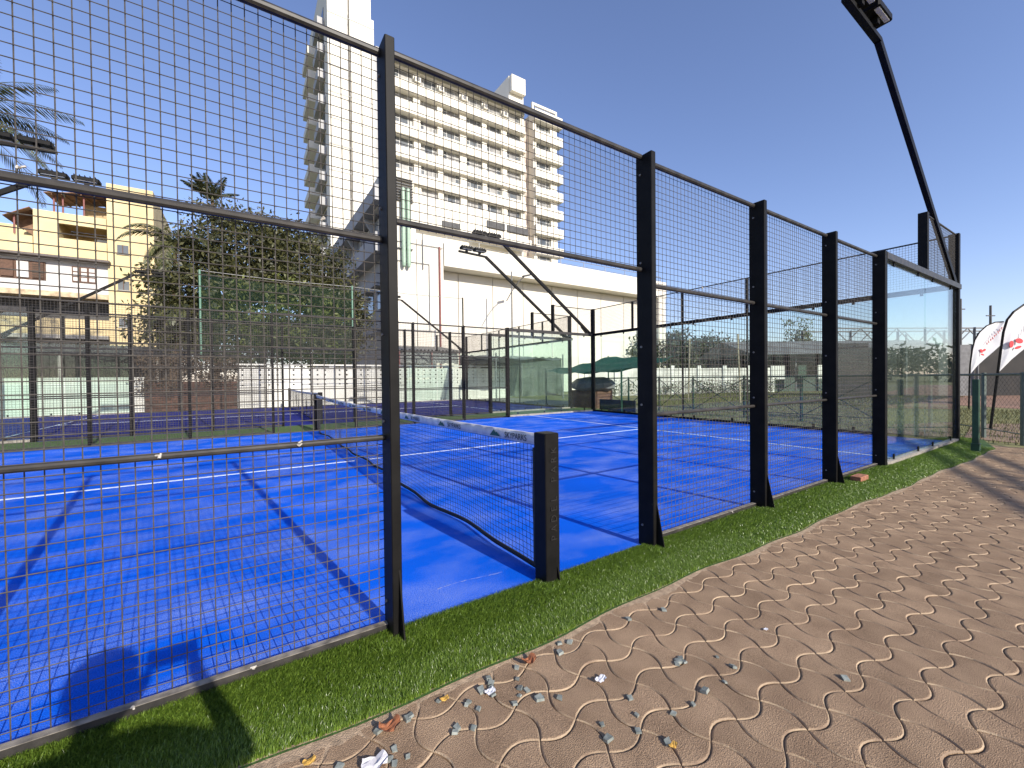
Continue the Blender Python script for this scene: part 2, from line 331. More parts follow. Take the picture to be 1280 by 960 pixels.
# ------------------------------------------------------------------ pavement of wavy interlocking pavers
PV = mat('buff_paver', (0.40, 0.275, 0.175), 0.92, 0.16, 5.0, c2=(0.285, 0.19, 0.12), bump=0.9, bscale=260, isl=0.10, spec=0.15, detail=12, speck=0.35)
PVE = mat('dusty_paver_edge', (0.45, 0.34, 0.22), 0.95, 0.2, 9.0, c2=(0.22, 0.15, 0.10), bump=0.5, bscale=200)
SAND = mat('joint_sand', (0.48, 0.37, 0.25), 0.95, 0.15, 40, bump=0.5, bscale=300)
pavement = struct('pavement', MB().box(-9, 9.95, -7.5, -0.40, -0.06, -0.0135), SAND)
P = 0.1712; X0 = -0.068; Y0 = -0.745; AMP = 0.034
def paver_mesh(kind):
    """one paver, centre at origin: hollow on two facing sides, swelling on the other two"""
    K = 7; pts = []; sgn = 1 if kind == 0 else -1    # kind 0: hollow in y, swelling in x
    h = P/2
    def arc(t): s = math.sin(math.pi*t); return AMP*s*(1.12-0.12*s)
    for i in range(K): t = i/K; pts.append((-h+P*t, -h+sgn*arc(t)))
    for i in range(K): t = i/K; pts.append((h+sgn*arc(t), -h+P*t))
    for i in range(K): t = i/K; pts.append((h-P*t, h-sgn*arc(t)))
    for i in range(K): t = i/K; pts.append((-h-sgn*arc(t), h-P*t))
    n = len(pts)
    def off(d):
        r = []
        for i in range(n):
            a = Vector(pts[i-1]); c = Vector(pts[(i+1) % n]); t = (c-a).normalized(); nrm = Vector((-t.y, t.x)); r.append(Vector(pts[i])+nrm*d)
        return r
    vs = []; fs = []
    for d, z in ((0.0018, -0.016), (0.0021, -0.0055), (0.0058, -0.001), (0.009, 0.0)): vs += [(q.x, q.y, z) for q in off(d)]
    for k in range(3):
        for i in range(n): j = (i+1) % n; fs.append((k*n+i, k*n+j, (k+1)*n+j, (k+1)*n+i))
    fs.append(tuple(range(3*n, 4*n)))
    me = bpy.data.meshes.new('paver'); me.from_pydata(vs, [], fs); me.materials.append(PV); me.materials.append(PVE)
    for p_ in me.polygons: p_.material_index = 1 if n <= p_.index < 2*n else 0
    me.update(); return me
PM = [paver_mesh(0), paver_mesh(1)]
tiles = []
for i in range(-50, 59):
    for j in range(-2, 38):
        cx = X0+(i+0.5)*P; cy = Y0-(j+0.5)*P
        if cx > 9.85 or cx < -8.5: continue
        q = Vector((cx, cy, 0))-CAM; zc = q.dot(cam_fwd)
        vis = False; d = q.length
        if zc > 0.25:
            u = 640+521.68*q.dot(cam_right)/zc; v = 480-521.68*q.dot(cam_up)/zc
            vis = -40 < u < 1320 and 0 < v < 1000 and cy < -0.40
        tiles.append((0 if vis else 1, d, cx, cy, (i+j) % 2))
tiles.sort()
rest = ([], [])
PVv = [np.array([v.co[:] for v in me.vertices]) for me in PM]
PVf = [[tuple(p.vertices) for p in me.polygons] for me in PM]
rv = []; rf = []; rb = 0; rm = []; PVi = [[p.material_index for p in me.polygons] for me in PM]
for n, (nv, d, cx, cy, par) in enumerate(tiles):
    kind = 0 if par else 1
    dz = -0.002 + random.uniform(-0.0018, 0.0018)
    if n < 300:
        o = link('paver', PM[kind], pavement); o.location = (cx, cy, dz)
        o.rotation_euler = (random.uniform(-.006, .006), random.uniform(-.006, .006), random.uniform(-.008, .008))
    else:
        if nv and d > 7 and cx < -4: continue
        rv.append(PVv[kind]+[cx, cy, dz]); rf += [tuple(k+rb for k in f) for f in PVf[kind]]; rb += len(PVv[kind]); rm += PVi[kind]
me = bpy.data.meshes.new('paver_field'); me.from_pydata(np.concatenate(rv).tolist(), [], rf); me.materials.append(PV); me.materials.append(PVE); me.update(); me.polygons.foreach_set('material_index', np.array(rm, dtype=np.int32))
o = link('paver_field', me, pavement); o['kind'] = 'stuff'
# loose sand drifted against the turf edge
mb = MB(); xs = np.arange(-3.5, 9.3, 0.03)
rr = [0.03+0.05*abs(math.sin(x*3.1)*math.sin(x*1.7+1))+0.03*random.random() for x in xs]
for k in range(len(xs)-1):
    a, b = xs[k], xs[k+1]
    mb.quad((a, edge_y(a)-rr[k], -0.008), (b, edge_y(b)-rr[k+1], -0.008), (b, edge_y(b)+0.02, 0.004), (a, edge_y(a)+0.02, 0.004))
o = struct('sand_drift', mb, mat('drift_sand', (0.40, 0.29, 0.19), 0.95, 0.2, 30, bump=0.8, bscale=180)); del o['kind']; o['kind'] = 'stuff'; o['label'] = 'pale sand drifted over paver edge beside the green turf'

# ================================================================== COURT ENCLOSURES
PX = [1.0, 1+5/3, 1+10/3, 6.0]
def wire_panel(w, h, step=0.05, r=0.0023, jit=0.0012):
    """welded wire grid, lower left corner at the origin, in the xz plane"""
    mb = MB(); n = int(round(w/step)); k = int(round(h/step)); rd = random.Random(int(w*1000+h*10))
    for i in range(1, n):
        x = i*w/n+rd.uniform(-jit, jit); mb.tube((x, 0, 0), (x+rd.uniform(-jit, jit), 0, h), r, 4, cap=False)
    for j in range(1, k):
        z = j*h/k+rd.uniform(-jit, jit); mb.tube((0, -0.004, z), (w, -0.004, z+rd.uniform(-jit, jit)), r, 4, cap=False)
    return mb.mesh('mesh_panel', wire)
PANEL = wire_panel(5/3, 3.02); UPPER = wire_panel(1.95, 0.92); HEADER = wire_panel(2.0, 0.9)
def mesh_inst(data, parent, x, y, z, rotz=0.0):
    o = link('mesh_panel', data, parent, (x, y, z)); o.rotation_euler = (0, 0, rotz); return o
def bolts(parent, face_x, y, zs, s):
    for z in zs: part('bolt', MB().tube((face_x, y, z), (face_x+s*0.008, y, z), 0.009, 6), bolt_m, parent)

def side_fence(ox, Y, s, h, label, group, fine=False):
    """one half of a side: h = +1/-1 along x, s = outward direction in y"""
    t = thing('court_side_fence', label, 'fence', (ox+h*1.0, Y, 0), group)
    X = lambda v: ox+h*v
    yo, yi = Y+s*0.05, Y-s*0.10
    for k, v in enumerate(PX):
        w = 0.05 if k < 3 else 0.085
        p = part('post', MB().cbox(X(v)-w/2, X(v)+w/2, yo, yi, 0, 3.03 if k < 3 else 3.06), black, t)
        if k < 3:
            gx = X(v)+0.008
            part('gusset', MB().prism([(gx, yo, 0.0), (gx, yo+s*0.075, 0.0), (gx, yo+s*0.07, 0.02), (gx, yo, 0.35)], (0.008, 0, 0)), black, p)
        if fine: bolts(p, X(v)-w/2, Y-s*0.055, (0.16, 1.1, 1.55, 2.2, 2.88), -1)
    part('post', MB().cbox(X(10)-0.05, X(10)+0.05, yo, yi, 0, 4.02), black, t, 'tall corner post')
    part('post', MB().cbox(X(8)-0.04, X(8)+0.04, Y+s*0.045, Y-s*0.08, 3.052, 4.02), black, t)
    for a, b in zip(PX[:-1], PX[1:]):
        x0, x1 = sorted((X(a), X(b))); x0 += 0.026; x1 -= 0.026
        mesh_inst(PANEL, t, x0-0.026, Y-s*0.106, 0.015)
        br = part('bottom_rail', MB().box(x0, x1, Y-s*0.055-0.02, Y-s*0.055+0.02, 0.004, 0.045), blackrail, t)
        if fine: part('worn_top_face', MB().box(x0, x1, Y-s*0.055-0.0185, Y-s*0.055+0.0185, 0.0452, 0.048), mat('worn_rail_top', (0.26, 0.23, 0.19), 0.7, 0.3, 18, c2=(0.08, 0.07, 0.06)), br)
        for z, r in ((1.015, 0.0145), (2.04, 0.018), (3.0, 0.021)):
            part('rail', MB().tube((x0, Y-s*0.055, z), (x1, Y-s*0.055, z), r, 10), blackrail, t, smooth=False)
    if h == 1:   # wire header across the gateway at the net
        x0, x1 = ox-0.974, ox+0.974
        mesh_inst(HEADER, t, ox-1.0, Y-s*0.106, 2.145)
        for z, r in ((2.15, 0.018), (3.02, 0.021)): part('rail', MB().tube((x0, Y-s*0.055, z), (x1, Y-s*0.055, z), r, 10), blackrail, t)
    # glazed bay
    for a, b in ((6.05, 7.985), (8.015, 9.945)):
        x0, x1 = sorted((X(a), X(b)))
        part('glass_pane', MB().box(x0, x1, Y-0.006, Y+0.006, 0.07, 2.94), glass, t)
        for f in (0.2, 0.8):
            for z in (0.065, 2.9):
                xx = x0+(x1-x0)*f; part('glass_clip', MB().box(xx-0.025, xx+0.025, Y+s*0.007, Y+s*0.022, z, z+0.075), black, t)
    x0, x1 = sorted((X(6.05), X(9.94)))
    part('sill_plate', MB().box(x0, x1, Y-0.05, Y+0.05, 0.004, 0.06), plate, t)
    bx0, bx1 = sorted((X(6.045), X(10.12)))
    part('top_beam', MB().cbox(bx0, bx1, Y+s*0.055, Y-s*0.06, 2.955, 3.05), blackrail, t)
    x0, x1 = sorted((X(8.05), X(9.94)))
    o = mesh_inst(UPPER, t, x0, Y, 3.07); o.scale.x = (x1-x0)/1.95
    part('rail', MB().tube((x0, Y, 3.995), (x1, Y, 3.995), 0.016, 8), blackrail, t)
    return t

def end_wall(ox, oy, h, label, group):
    X = ox+h*10
    t = thing('court_end_wall', label, 'glass wall', (X, oy+5, 0), group)
    for k in range(5):
        y0, y1 = oy+k*2+(0.11 if k == 0 else 0.012), oy+k*2+2-(0.11 if k == 4 else 0.012)
        part('glass_pane', MB().box(X-0.006, X+0.006, y0, y1, 0.07, 2.94), glass, t)
        for f in (0.2, 0.8):
            for z in (0.065, 2.9):
                yy = y0+(y1-y0)*f; part('glass_clip', MB().box(X-0.022*h, X-0.007*h, yy-0.025, yy+0.025, z, z+0.075), black, t)
        o = mesh_inst(UPPER, t, X, y0, 3.07, math.pi/2); o.scale.x = (y1-y0)/1.95
    for k in range(1, 5):
        part('post', MB().cbox(X-0.03+0.02*h, X+0.03+0.02*h, oy+k*2-0.035, oy+k*2+0.035, 3.052, 4.0), black, t)
        if k in (2, 3): part('post', MB().cbox(X+h*0.03-0.02, X+h*0.03+0.02, oy+k*2-0.02, oy+k*2+0.02, 0, 2.95), black, t)
    part('top_beam', MB().box(X-0.05, X+0.05, oy+0.105, oy+9.895, 2.955, 3.05), black, t)
    part('sill_plate', MB().box(X-0.05, X+0.05, oy+0.105, oy+9.895, 0.004, 0.06), black, t)
    part('rail', MB().tube((X, oy+0.1, 3.995), (X, oy+9.9, 3.995), 0.016, 8), blackrail, t)
    return t

ledm = mat('led_diffuser', (0.75, 0.74, 0.68), 0.3)
def floodlight(ox, Y, s, h, label, group):
    X = lambda v: ox+h*v; y = Y+s*0.02
    t = thing('floodlight', label, 'floodlight', (X(10), Y, 3.05), group)
    a = Vector((X(9.88), Y, 3.04)); b = Vector((X(5.85), Y, 5.95)); c = Vector((X(4.72), Y, 6.0))
    part('arm', MB().bar(a, b, 0.07, 0.10), black, t)
    part('bracket', MB().bar(b, c, 0.08, 0.06), black, t)
    part('foot_plate', MB().prism([(X(9.93), Y-0.005, 3.06), (X(9.6), Y-0.005, 3.3), (X(9.35), Y-0.005, 3.3), (X(9.6), Y-0.005, 3.06)], (0, 0.01, 0)), black, t)
    for k, v in enumerate((5.56, 5.02)):
        cx = X(v); cy = Y+s*0.05
        mb = MB(); mb.cbox(cx-0.24, cx+0.24, cy-0.12, cy+0.12, 6.09, 6.18, 0.02).box(cx-0.04, cx+0.04, cy-0.04, cy+0.04, 6.0, 6.088)
        for q in range(5): mb.box(cx-0.2+q*0.09, cx-0.19+q*0.09, cy-0.1, cy+0.1, 6.175, 6.215)
        l = part('lamp_head', mb, black, t)
        part('led_panel', MB().box(cx-0.19, cx+0.19, cy+s*0.045, cy+s*0.1, 6.078, 6.088), ledm, l)
    return t

def padel_net(ox, oy, label, lettered):
    t = thing('padel_net', label, 'net', (ox, oy+5, 0))
    wht = mat('net_tape', (0.72, 0.70, 0.68), 0.6, 0.12, 9, c2=(0.52, 0.50, 0.52), bump=0.3, bscale=30)
    cord = mat('net_cord', (0.012, 0.012, 0.014), 0.7)
    for e in (0, 1):
        y = oy+10*e; s = 1 if e == 0 else -1
        p = part('net_post', MB().cbox(ox-0.055, ox+0.055, y-s*0.05, y+s*0.075, 0, 0.965, 0.005), black, t)
        part('end_flap', MB().box(ox-0.012, ox+0.012, y+s*0.075, y+s*0.15, 0.06, 0.85), cord, t)
        part('foot_bracket', MB().prism([(ox+0.03, y-s*0.052, 0), (ox+0.03, y-s*0.085, 0), (ox+0.03, y-s*0.052, 0.12)], (0.006, 0, 0)), black, p)
        if lettered and e == 0:
            for q, ch in enumerate('PADEL PARK'):
                if ch == ' ': continue
                me = text_mesh(ch, 0.066, 0.003, mat('raised_black_letter', (0.02, 0.02, 0.02), 0.25), 'CENTER')
                o = link('raised_letter', me, p); o.location = Vector((ox+0.026, y-0.053, 0.30+q*0.062))-world_of(p)
                o.rotation_euler = Matrix(((0,-1,0),(0,0,-1),(1,0,0))).to_euler()
    ys = np.linspace(oy+0.14, oy+9.86, 217); 
    top = lambda y: 0.93-0.045*(1-((y-oy-5)/5)**2)
    bow = lambda y, z: ox+(0.03*math.sin((y-oy)*1.9)+0.018*math.sin((y-oy)*5.3+1))*(1-z)**1.5
    bot = lambda y: 0.022+0.018*abs(math.sin((y-oy)*1.35+0.4))
    mb = MB(); Z = 20
    for i, y in enumerate(ys):
        zt = top(y)-0.06; zb = bot(y)
        zz = [zb+(zt-zb)*k/4 for k in range(5)]
        for a, b in zip(zz[:-1], zz[1:]): mb.tube((bow(y, a), y, a), (bow(y, b), y, b), 0.0018, 3, cap=False)
    for k in range(Z+1):
        for i in range(0, 216, 4):
            a, b = ys[i], ys[i+4]; f = k/Z
            za = bot(a)+(top(a)-0.06-bot(a))*f; zb = bot(b)+(top(b)-0.06-bot(b))*f
            mb.tube((bow(a, za), a, za), (bow(b, zb), b, zb), 0.0018, 3, cap=False)
    part('net_mesh', mb, cord, t)
    def band(z0f, z1f, th, name, mt, y0, y1, wrk=0.0):
        mb = MB(); n = 160; yy = np.linspace(y0, y1, n)
        vs = []; fs = []
        for i, y in enumerate(yy):
            wv = wrk*math.sin(y*23+2*math.sin(y*7))
            for k, f in enumerate((0, 0.5, 1)):
                z = z0f(y)+(z1f(y)-z0f(y))*f; x = bow(y, max(0, min(1, z)))+wv*(1 if k == 1 else -0.4)
                vs += [(x-th, y, z), (x+th, y, z)]
        for i in range(n-1):
            b = i*6; c = b+6
            fs += [(b,c,c+2,b+2),(b+2,c+2,c+4,b+4),(b+1,b+3,c+3,c+1),(b+3,b+5,c+5,c+3),(b+4,c+4,c+5,b+5),(b,b+1,c+1,c)]
        mb.add(vs, fs); return part(name, mb, mt, t, smooth=True)
    tape = band(lambda y: top(y)-0.055, lambda y: top(y)+0.02, 0.008, 'top_tape', wht, oy+0.06, oy+9.94, 0.004)
    band(lambda y: bot(y)-0.016, lambda y: bot(y)+0.016, 0.006, 'bottom_band', cord, oy+0.12, oy+9.88, 0.003)
    if lettered:
        tm = text_mesh('SKYPARKS', 0.062, 0.0006, mat('tape_print_black', (0.02, 0.03, 0.03), 0.6))
        gmn = mat('tape_print_green', (0.01, 0.10, 0.075), 0.6)
        lm = MB().prism([(0,0,0),(0.16,0,0),(0.135,0.012,0),(0.105,0.032,0),(0.088,0.024,0),(0.062,0.046,0),(0.035,0.026,0),(0.018,0.012,0)], (0,0,0.0012)).mesh('mountain_logo', gmn)
        for k in range(9):
            y = oy+0.72+k*1.03
            if y > oy+9.8: break
            for me, yy, nm in ((lm, y, 'mountain_logo'), (tm, y-0.22, 'lettering')):
                o = link(nm, me, tape); z = top(yy-0.1)-0.043
                o.location = Vector((ox-0.0145, yy, z))-world_of(t)
                sl = math.atan((top(yy-0.2)-top(yy))/0.2)
                o.rotation_euler = (Matrix(((0,0,-1),(-1,0,0),(0,1,0))) @ Matrix.Rotation(sl, 3, 'Z')).to_euler()
    return t

A_side = 'side fences of the bright blue court'; B_side = 'side fences of the indigo court'
side_fence(0, 0, -1, 1, 'black wire fence and glass bay beside the pavers, right of the net post', A_side, True)
side_fence(0, 0, -1, -1, 'black wire fence beside the pavers with a person\'s shadow behind its wires', A_side, True)
side_fence(0, 10, 1, 1, 'black wire and glass fence between bright blue and indigo courts, towards green shade cloth', A_side)
side_fence(0, 10, 1, -1, 'black wire fence between bright blue and indigo courts, towards yellow building', A_side)
side_fence(BX, BY, -1, 1, 'indigo court\'s black fence facing the blue court, towards green shade cloth', B_side)
side_fence(BX, BY, -1, -1, 'indigo court\'s black fence facing the blue court, towards yellow building', B_side)
side_fence(BX, BY+10, 1, 1, 'indigo court\'s black fence along the perforated white wall', B_side)
side_fence(BX, BY+10, 1, -1, 'indigo court\'s black fence along the plain white wall', B_side)
end_wall(0, 0, 1, 'glass end wall of the bright blue court with wire above, facing the field', 'glass end walls')
end_wall(0, 0, -1, 'glass end wall of the bright blue court opposite the field end', 'glass end walls')
end_wall(BX, BY, 1, 'greenish glass end wall of the indigo court before the grey sheds', 'glass end walls')
end_wall(BX, BY, -1, 'glass end wall of the indigo court below the yellow building', 'glass end walls')
for (ox, Y, s, h, lab) in ((0,0,-1,1,'tall black floodlight arm leaning over the corner glass bay by the flags'), (0,10,1,1,'black floodlight arm of the blue court rising before the white hall'),
        (0,10,1,-1,'black floodlight of the blue court beside a palm frond'), (BX,BY,-1,1,'black floodlight arm of the indigo court with twin heads before the hall parapet'),
        (BX,BY,-1,-1,'black floodlight of the indigo court before the yellow rooftop'), (BX,BY+10,1,-1,'black floodlight with white panels in front of the leafy tree'), (BX,BY+10,1,1,'small black floodlight arm before the blank white hall wall'),
        (0,0,-1,-1,'black floodlight arm at the court corner behind the photographer')):
    floodlight(ox, Y, s, h, lab, 'court floodlights')
padel_net(0, 0, 'black padel net with white lettered tape across the bright blue court', True)
padel_net(BX, BY, 'black padel net across the indigo court', False)
# paint chipped off the rails
chips = [(-1.93, 1.02), (-2.28, 2.075), (-1.42, 1.022), (-1.31, 2.09), (-2.02, 0.045), (-1.62, 0.045), (1.75, 2.09), (2.2, 0.045), (-2.45, 0.046)]
for x, z in chips:
    mb = MB(); 
    for k in range(3): mb.tube((x+random.uniform(-.012,.012), 0.030, z+random.uniform(-.01,.01)), (x+random.uniform(-.012,.012), 0.041, z+random.uniform(-.01,.012)), 0.0042, 5)
    fence = [o for o in bpy.data.objects if o.get('category') == 'fence'][1 if x < 0 else 0]
    part('cable_tie', mb, white_chip, fence)

# ================================================================== BOUNDARY WALLS
def wallbox(name, label, cat, x0, x1, y0, y1, z1, mt, cope=True):
    t = thing(name, label, cat, ((x0+x1)/2, (y0+y1)/2, -0.05))
    part('wall', MB().box(x0, x1, y0, y1, -0.05, z1), mt, t)
    if cope: part('coping', MB().box(x0-0.03, x1+0.03, y0-0.04, y1+0.04, z1+0.002, z1+0.07), mt, t)
    return t
wallbox('boundary_wall', 'plain whitewashed wall behind the indigo court below the yellow building', 'wall', -24, -5.5, 23.5, 23.72, 1.5, boundwall)
t = thing('perforated_wall', 'whitewashed wall pierced by rows of small square holes behind the indigo net', 'wall', (6, 23.6, -0.05))
def holed(mb, xa, xb, z0, z1, y, nx, nz, hole):
    """front face with square holes and reveals"""
    dx = (xb-xa)/nx; dz = (z1-z0)/nz
    for i in range(nx):
        for k in range(nz):
            a, b = xa+i*dx, xa+(i+1)*dx; c, d = z0+k*dz, z0+(k+1)*dz
            m0, m1 = (a+b)/2-hole/2, (a+b)/2+hole/2; n0, n1 = (c+d)/2-hole/2, (c+d)/2+hole/2
            for q in ((a,m0,c,d),(m1,b,c,d),(m0,m1,c,n0),(m0,m1,n1,d)): mb.quad((q[0],y,q[2]),(q[1],y,q[2]),(q[1],y,q[3]),(q[0],y,q[3]))
            e = y+0.16
            mb.quad((m0,y,n0),(m0,e,n0),(m0,e,n1),(m0,y,n1)); mb.quad((m1,e,n0),(m1,y,n0),(m1,y,n1),(m1,e,n1))
            mb.quad((m0,y,n0),(m1,y,n0),(m1,e,n0),(m0,e,n0)); mb.quad((m0,e,n1),(m1,e,n1),(m1,y,n1),(m0,y,n1))
x = -1.85; k = 0
while x < 13:
    mb = MB(); holed(mb, x+0.01, x+2.0, 1.0, 2.05, 23.5, 5, 4, 0.085); part('pierced_panel', mb, boundwall, t)
    part('pier', MB().box(x+2.0, x+2.35, 23.46, 23.72, -0.05, 2.16), boundwall, t)
    x += 2.36
part('plinth', MB().box(-1.85, x, 23.5, 23.7, -0.05, 0.998), boundwall, t)
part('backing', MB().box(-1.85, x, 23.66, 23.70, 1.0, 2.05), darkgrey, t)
part('coping', MB().box(-1.9, x+0.05, 23.45, 23.73, 2.165, 2.24), boundwall, t)
t = thing('brick_wall', 'short dark brown brick wall under dry creeper between white walls', 'wall', (-3.7, 23.6, -0.05))
brick_m = mat('dark_brick', (0.13, 0.065, 0.045), 0.9, 0.25, 7, isl=0.25, bump=0.4, bscale=40)
part('mortar_core', MB().box(-5.48, -1.87, 23.53, 23.7, -0.05, 1.35), mat('dark_mortar', (0.08,0.06,0.05), 0.95), t)
bm_ = MB().box(0, 0.29, 0, 0.06, 0, 0.11).mesh('brick', brick_m)
for r_ in range(11):
    for c_ in range(12):
        xx = -5.46+c_*0.3+(0.15 if r_ % 2 else 0)
        if xx+0.29 > -1.87: continue
        link('brick', bm_, t, (xx, 23.48+random.uniform(-.012, .012), -0.04+r_*0.125))
def leaves(n_cl, per, shape, size, seed, flat=0.0, clr=0.5):
    """leaf-sized faces in clumps; shape(r) -> clump centre"""
    r = np.random.default_rng(seed); V = []
    cs = np.array([shape(r) for _ in range(n_cl)])
    C = np.repeat(cs, per, 0)+r.normal(0, clr, (n_cl*per, 3))*[1, 1, 0.75]
    n = len(C); a = r.normal(0, 1, (n, 3)); a /= np.linalg.norm(a, axis=1)[:, None]
    b = np.cross(a, r.normal(0, 1, (n, 3))); b /= np.linalg.norm(b, axis=1)[:, None]
    L = (size*r.uniform(0.6, 1.35, n))[:, None]; W = L*0.42
    V = np.stack([C-a*L, C+b*W, C+a*L, C-b*W], 1).reshape(-1, 3)
    F = np.arange(n*4).reshape(-1, 4)
    return V, F
dry = leaf_mat('dry_creeper_leaf', (0.05, 0.035, 0.022), (0.17, 0.12, 0.075), 0.8, 0.1)
V, F = leaves(130, 40, lambda r: np.array([r.uniform(-5.6, -1.8), r.uniform(23.3, 24.0), r.uniform(0.9, 2.6)]), 0.07, 31, clr=0.16)
o = link('dry_creeper', np_mesh('dry_creeper', V, F, dry)); o['label'] = 'brown dry creeper hanging over the dark brick wall'; o['category'] = 'creeper'

# tall ball-stop netting behind the second court
t = thing('netting_fence', 'tall green ball-stop netting on thin posts in front of the leafy tree', 'netting', (4, 24.2, 0))
for x in (-3.37, 3.99, 11.35): part('post', MB().tube((x, 24.2, -0.05), (x, 24.2, 7.0), 0.05, 8), mat('pale_green_post', (0.10, 0.22, 0.15), 0.5) if x < 5 else black, t)
part('top_rope', MB().path([(-3.37, 24.2, 6.97), (0.3, 24.2, 6.88), (3.99, 24.2, 6.95), (7.6, 24.2, 6.86), (11.35, 24.2, 6.93)], 0.02, 5), steel, t)
mb = MB(); n = 28
for i in range(n):
    a = -3.37+7.36*i/n; b = -3.37+7.36*(i+1)/n; ya = 24.2+0.06*math.sin(i*0.9); yb = 24.2+0.06*math.sin((i+1)*0.9)
    mb.quad((a, ya, 2.3), (b, yb, 2.3), (b, yb, 6.9-0.25*math.sin(math.pi*(i+1)/n)), (a, ya, 6.9-0.25*math.sin(math.pi*i/n)))
part('net_sheet', mb, veil_mat('dark_green_netting', (0.012, 0.045, 0.022), 0.22), t)

# ================================================================== BUILDINGS
# --- white hall with blank panelled front
t = thing('white_hall', 'long cream white hall with blank panelled front and deep parapet', 'building', (22, 34, -0.05))
part('front_wall', MB().box(9.42, 38.0, 29.62, 50, -0.05, 11.5), hallwall, t)
part('parapet', MB().box(11.64, 38.5, 27.9, 29.6, 10.12, 11.9), hallwall, t)
part('parapet', MB().box(38.02, 38.5, 29.62, 50, 10.12, 11.9), hallwall, t)
jx = [9.43, 11.62, 13.5, 16.8, 20.0, 23.3, 26.6, 29.8, 33.2, 36.6, 38.1]
for k, (a, b) in enumerate(zip(jx[:-1], jx[1:])):
    part('wall_panel', MB().box(a+0.03, b-0.03, (27.98 if k == 0 else 29.35), (28.44 if k == 0 else 29.6), 0.0, (11.85 if k == 0 else 10.1)), hallwall, t)
part('end_pier', MB().box(37.2, 38.45, 27.95, 29.3, -0.05, 10.1), hallwall, t)
part('roof_rail', MB().path([(12, 28.2, 12.5), (38, 28.2, 12.5)], 0.03, 5).path([(12, 28.2, 12.1), (38, 28.2, 12.1)], 0.02, 5), steel, t)
for k in range(10): part('roof_rail_post', MB().tube((12+k*2.88, 28.2, 11.9), (12+k*2.88, 28.2, 12.52), 0.03, 5), steel, t)
part('window', MB().box(35.2, 36.0, 29.28, 29.34, 3.4, 6.8), curtain, t)
part('drain_pipe', MB().tube((11.25, 27.9, 0), (11.25, 27.9, 11.5), 0.07, 8), pipe_red, t)
part('cable_run', MB().path([(7.3, 27.9, 11.4), (11.2, 27.9, 11.45), (11.5, 27.86, 11.4)], 0.025, 5), greysteel, t)
part('cable_run', MB().path([(7.3, 27.88, 10.0), (10.4, 27.9, 10.05), (10.4, 27.9, 5)], 0.025, 5), greysteel, t)
part('cable_run', MB().path([(9.9, 27.9, 12.3), (9.9, 27.9, 9.6)], 0.04, 5), greysteel, t)
# --- taller stair block at the hall's corner, with overhanging gallery
t = thing('stair_block', 'taller grey sided block at the hall corner with overhanging gallery and green ducts', 'building', (8, 38, -0.05))
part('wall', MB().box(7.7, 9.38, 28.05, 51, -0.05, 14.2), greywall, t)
part('front_wall', MB().box(7.08, 9.4, 27.95, 28.4, -0.05, 14.3), hallwall, t)
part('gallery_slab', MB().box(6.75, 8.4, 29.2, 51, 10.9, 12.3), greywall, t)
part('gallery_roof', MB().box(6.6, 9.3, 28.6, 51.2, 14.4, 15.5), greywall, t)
part('stair_head', MB().box(7.1, 9.3, 27.98, 31, 14.31, 16.5), hallwall, t)
for k in range(9): part('louver', MB().prism([(7.45, 27.97, 14.45+k*0.2), (9.2, 27.97, 14.45+k*0.2), (9.2, 27.8, 14.4+k*0.2), (7.45, 27.8, 14.4+k*0.2)], (0, 0, 0.03)), greysteel, t)
for k in range(7):
    y = 30.5+k*3
    w = part('window', MB().box(7.62, 7.68, y, y+1.6, 12.7, 14.0), curtain, t)
    part('window_frame', MB().box(7.55, 7.61, y+0.75, y+0.85, 12.7, 14.0), hallwall, w)
    part('sunshade', MB().box(7.0, 7.69, y-0.1, y+1.7, 8.6, 8.75), greywall, t)
    w = part('window', MB().box(7.64, 7.69, y, y+1.6, 7.0, 8.5), winglass, t)
    part('sunshade', MB().box(7.0, 7.69, y-0.1, y+1.7, 5.0, 5.15), greywall, t)
    part('drip_bracket', MB().prism([(6.75, y+2.2, 14.38), (7.68, y+2.2, 14.38), (7.68, y+2.2, 12.9)], (0, 0.25, 0)), greywall, t)
for x in (8.35, 8.72):
    mb = MB(); mb.tube((x, 27.6, 9.8), (x, 27.6, 15.2), 0.15, 10); mb.lathe((x, 27.6, 9.5), [(0.03, 0), (0.12, 0.1), (0.15, 0.3)], 10)
    part('duct', mb, pipe_green, t)
part('duct_bracket', MB().box(8.0, 9.1, 27.76, 27.94, 10.9, 10.97), greysteel, t)
# --- tower
t = thing('apartment_tower', 'tall cream white apartment tower with rows of recessed windows and bands', 'building', (30, 62, -0.05))
part('core_wall', MB().box(14.0, 38.1, 55.45, 72, -0.05, 45.9), whitewall, t)
part('recess_wall', MB().box(38.12, 39.9, 56.6, 72, -0.05, 45.2), mat('pinkish_render', (0.50, 0.42, 0.36), 0.85, 0.06, 0.4), t)
part('corner_wall', MB().box(39.92, 45.0, 55.45, 72, -0.05, 45.9), whitewall, t)
cols = [(16.6,19.2),(20.2,22.8),(23.7,26.4),(27.5,30.2),(31.0,33.7),(34.7,37.4)]
tops = [44.5, 41.6, 38.4, 35.2, 32.05, 29.0]
WF = MB().box(0,2.7,0,0.06,0,0.1).box(0,2.7,0,0.06,1.5,1.6).box(0,0.09,0,0.06,0.1,1.5).box(2.61,2.7,0,0.06,0.1,1.5).box(0.66,0.75,0,0.06,0.1,1.5).box(1.95,2.04,0,0.06,0.1,1.5).box(0.09,0.66,0.01,0.05,0.95,1.02).box(2.04,2.61,0.01,0.05,0.95,1.02).mesh('window_frame', mat('white_frame', (0.5,0.5,0.48), 0.5))
PA = {}
def pane(w, mt):
    key = (w, mt.name)
    if key not in PA: PA[key] = MB().box(0, w, 0, 0.02, 0, 1.4).mesh('pane', mt)
    return PA[key]
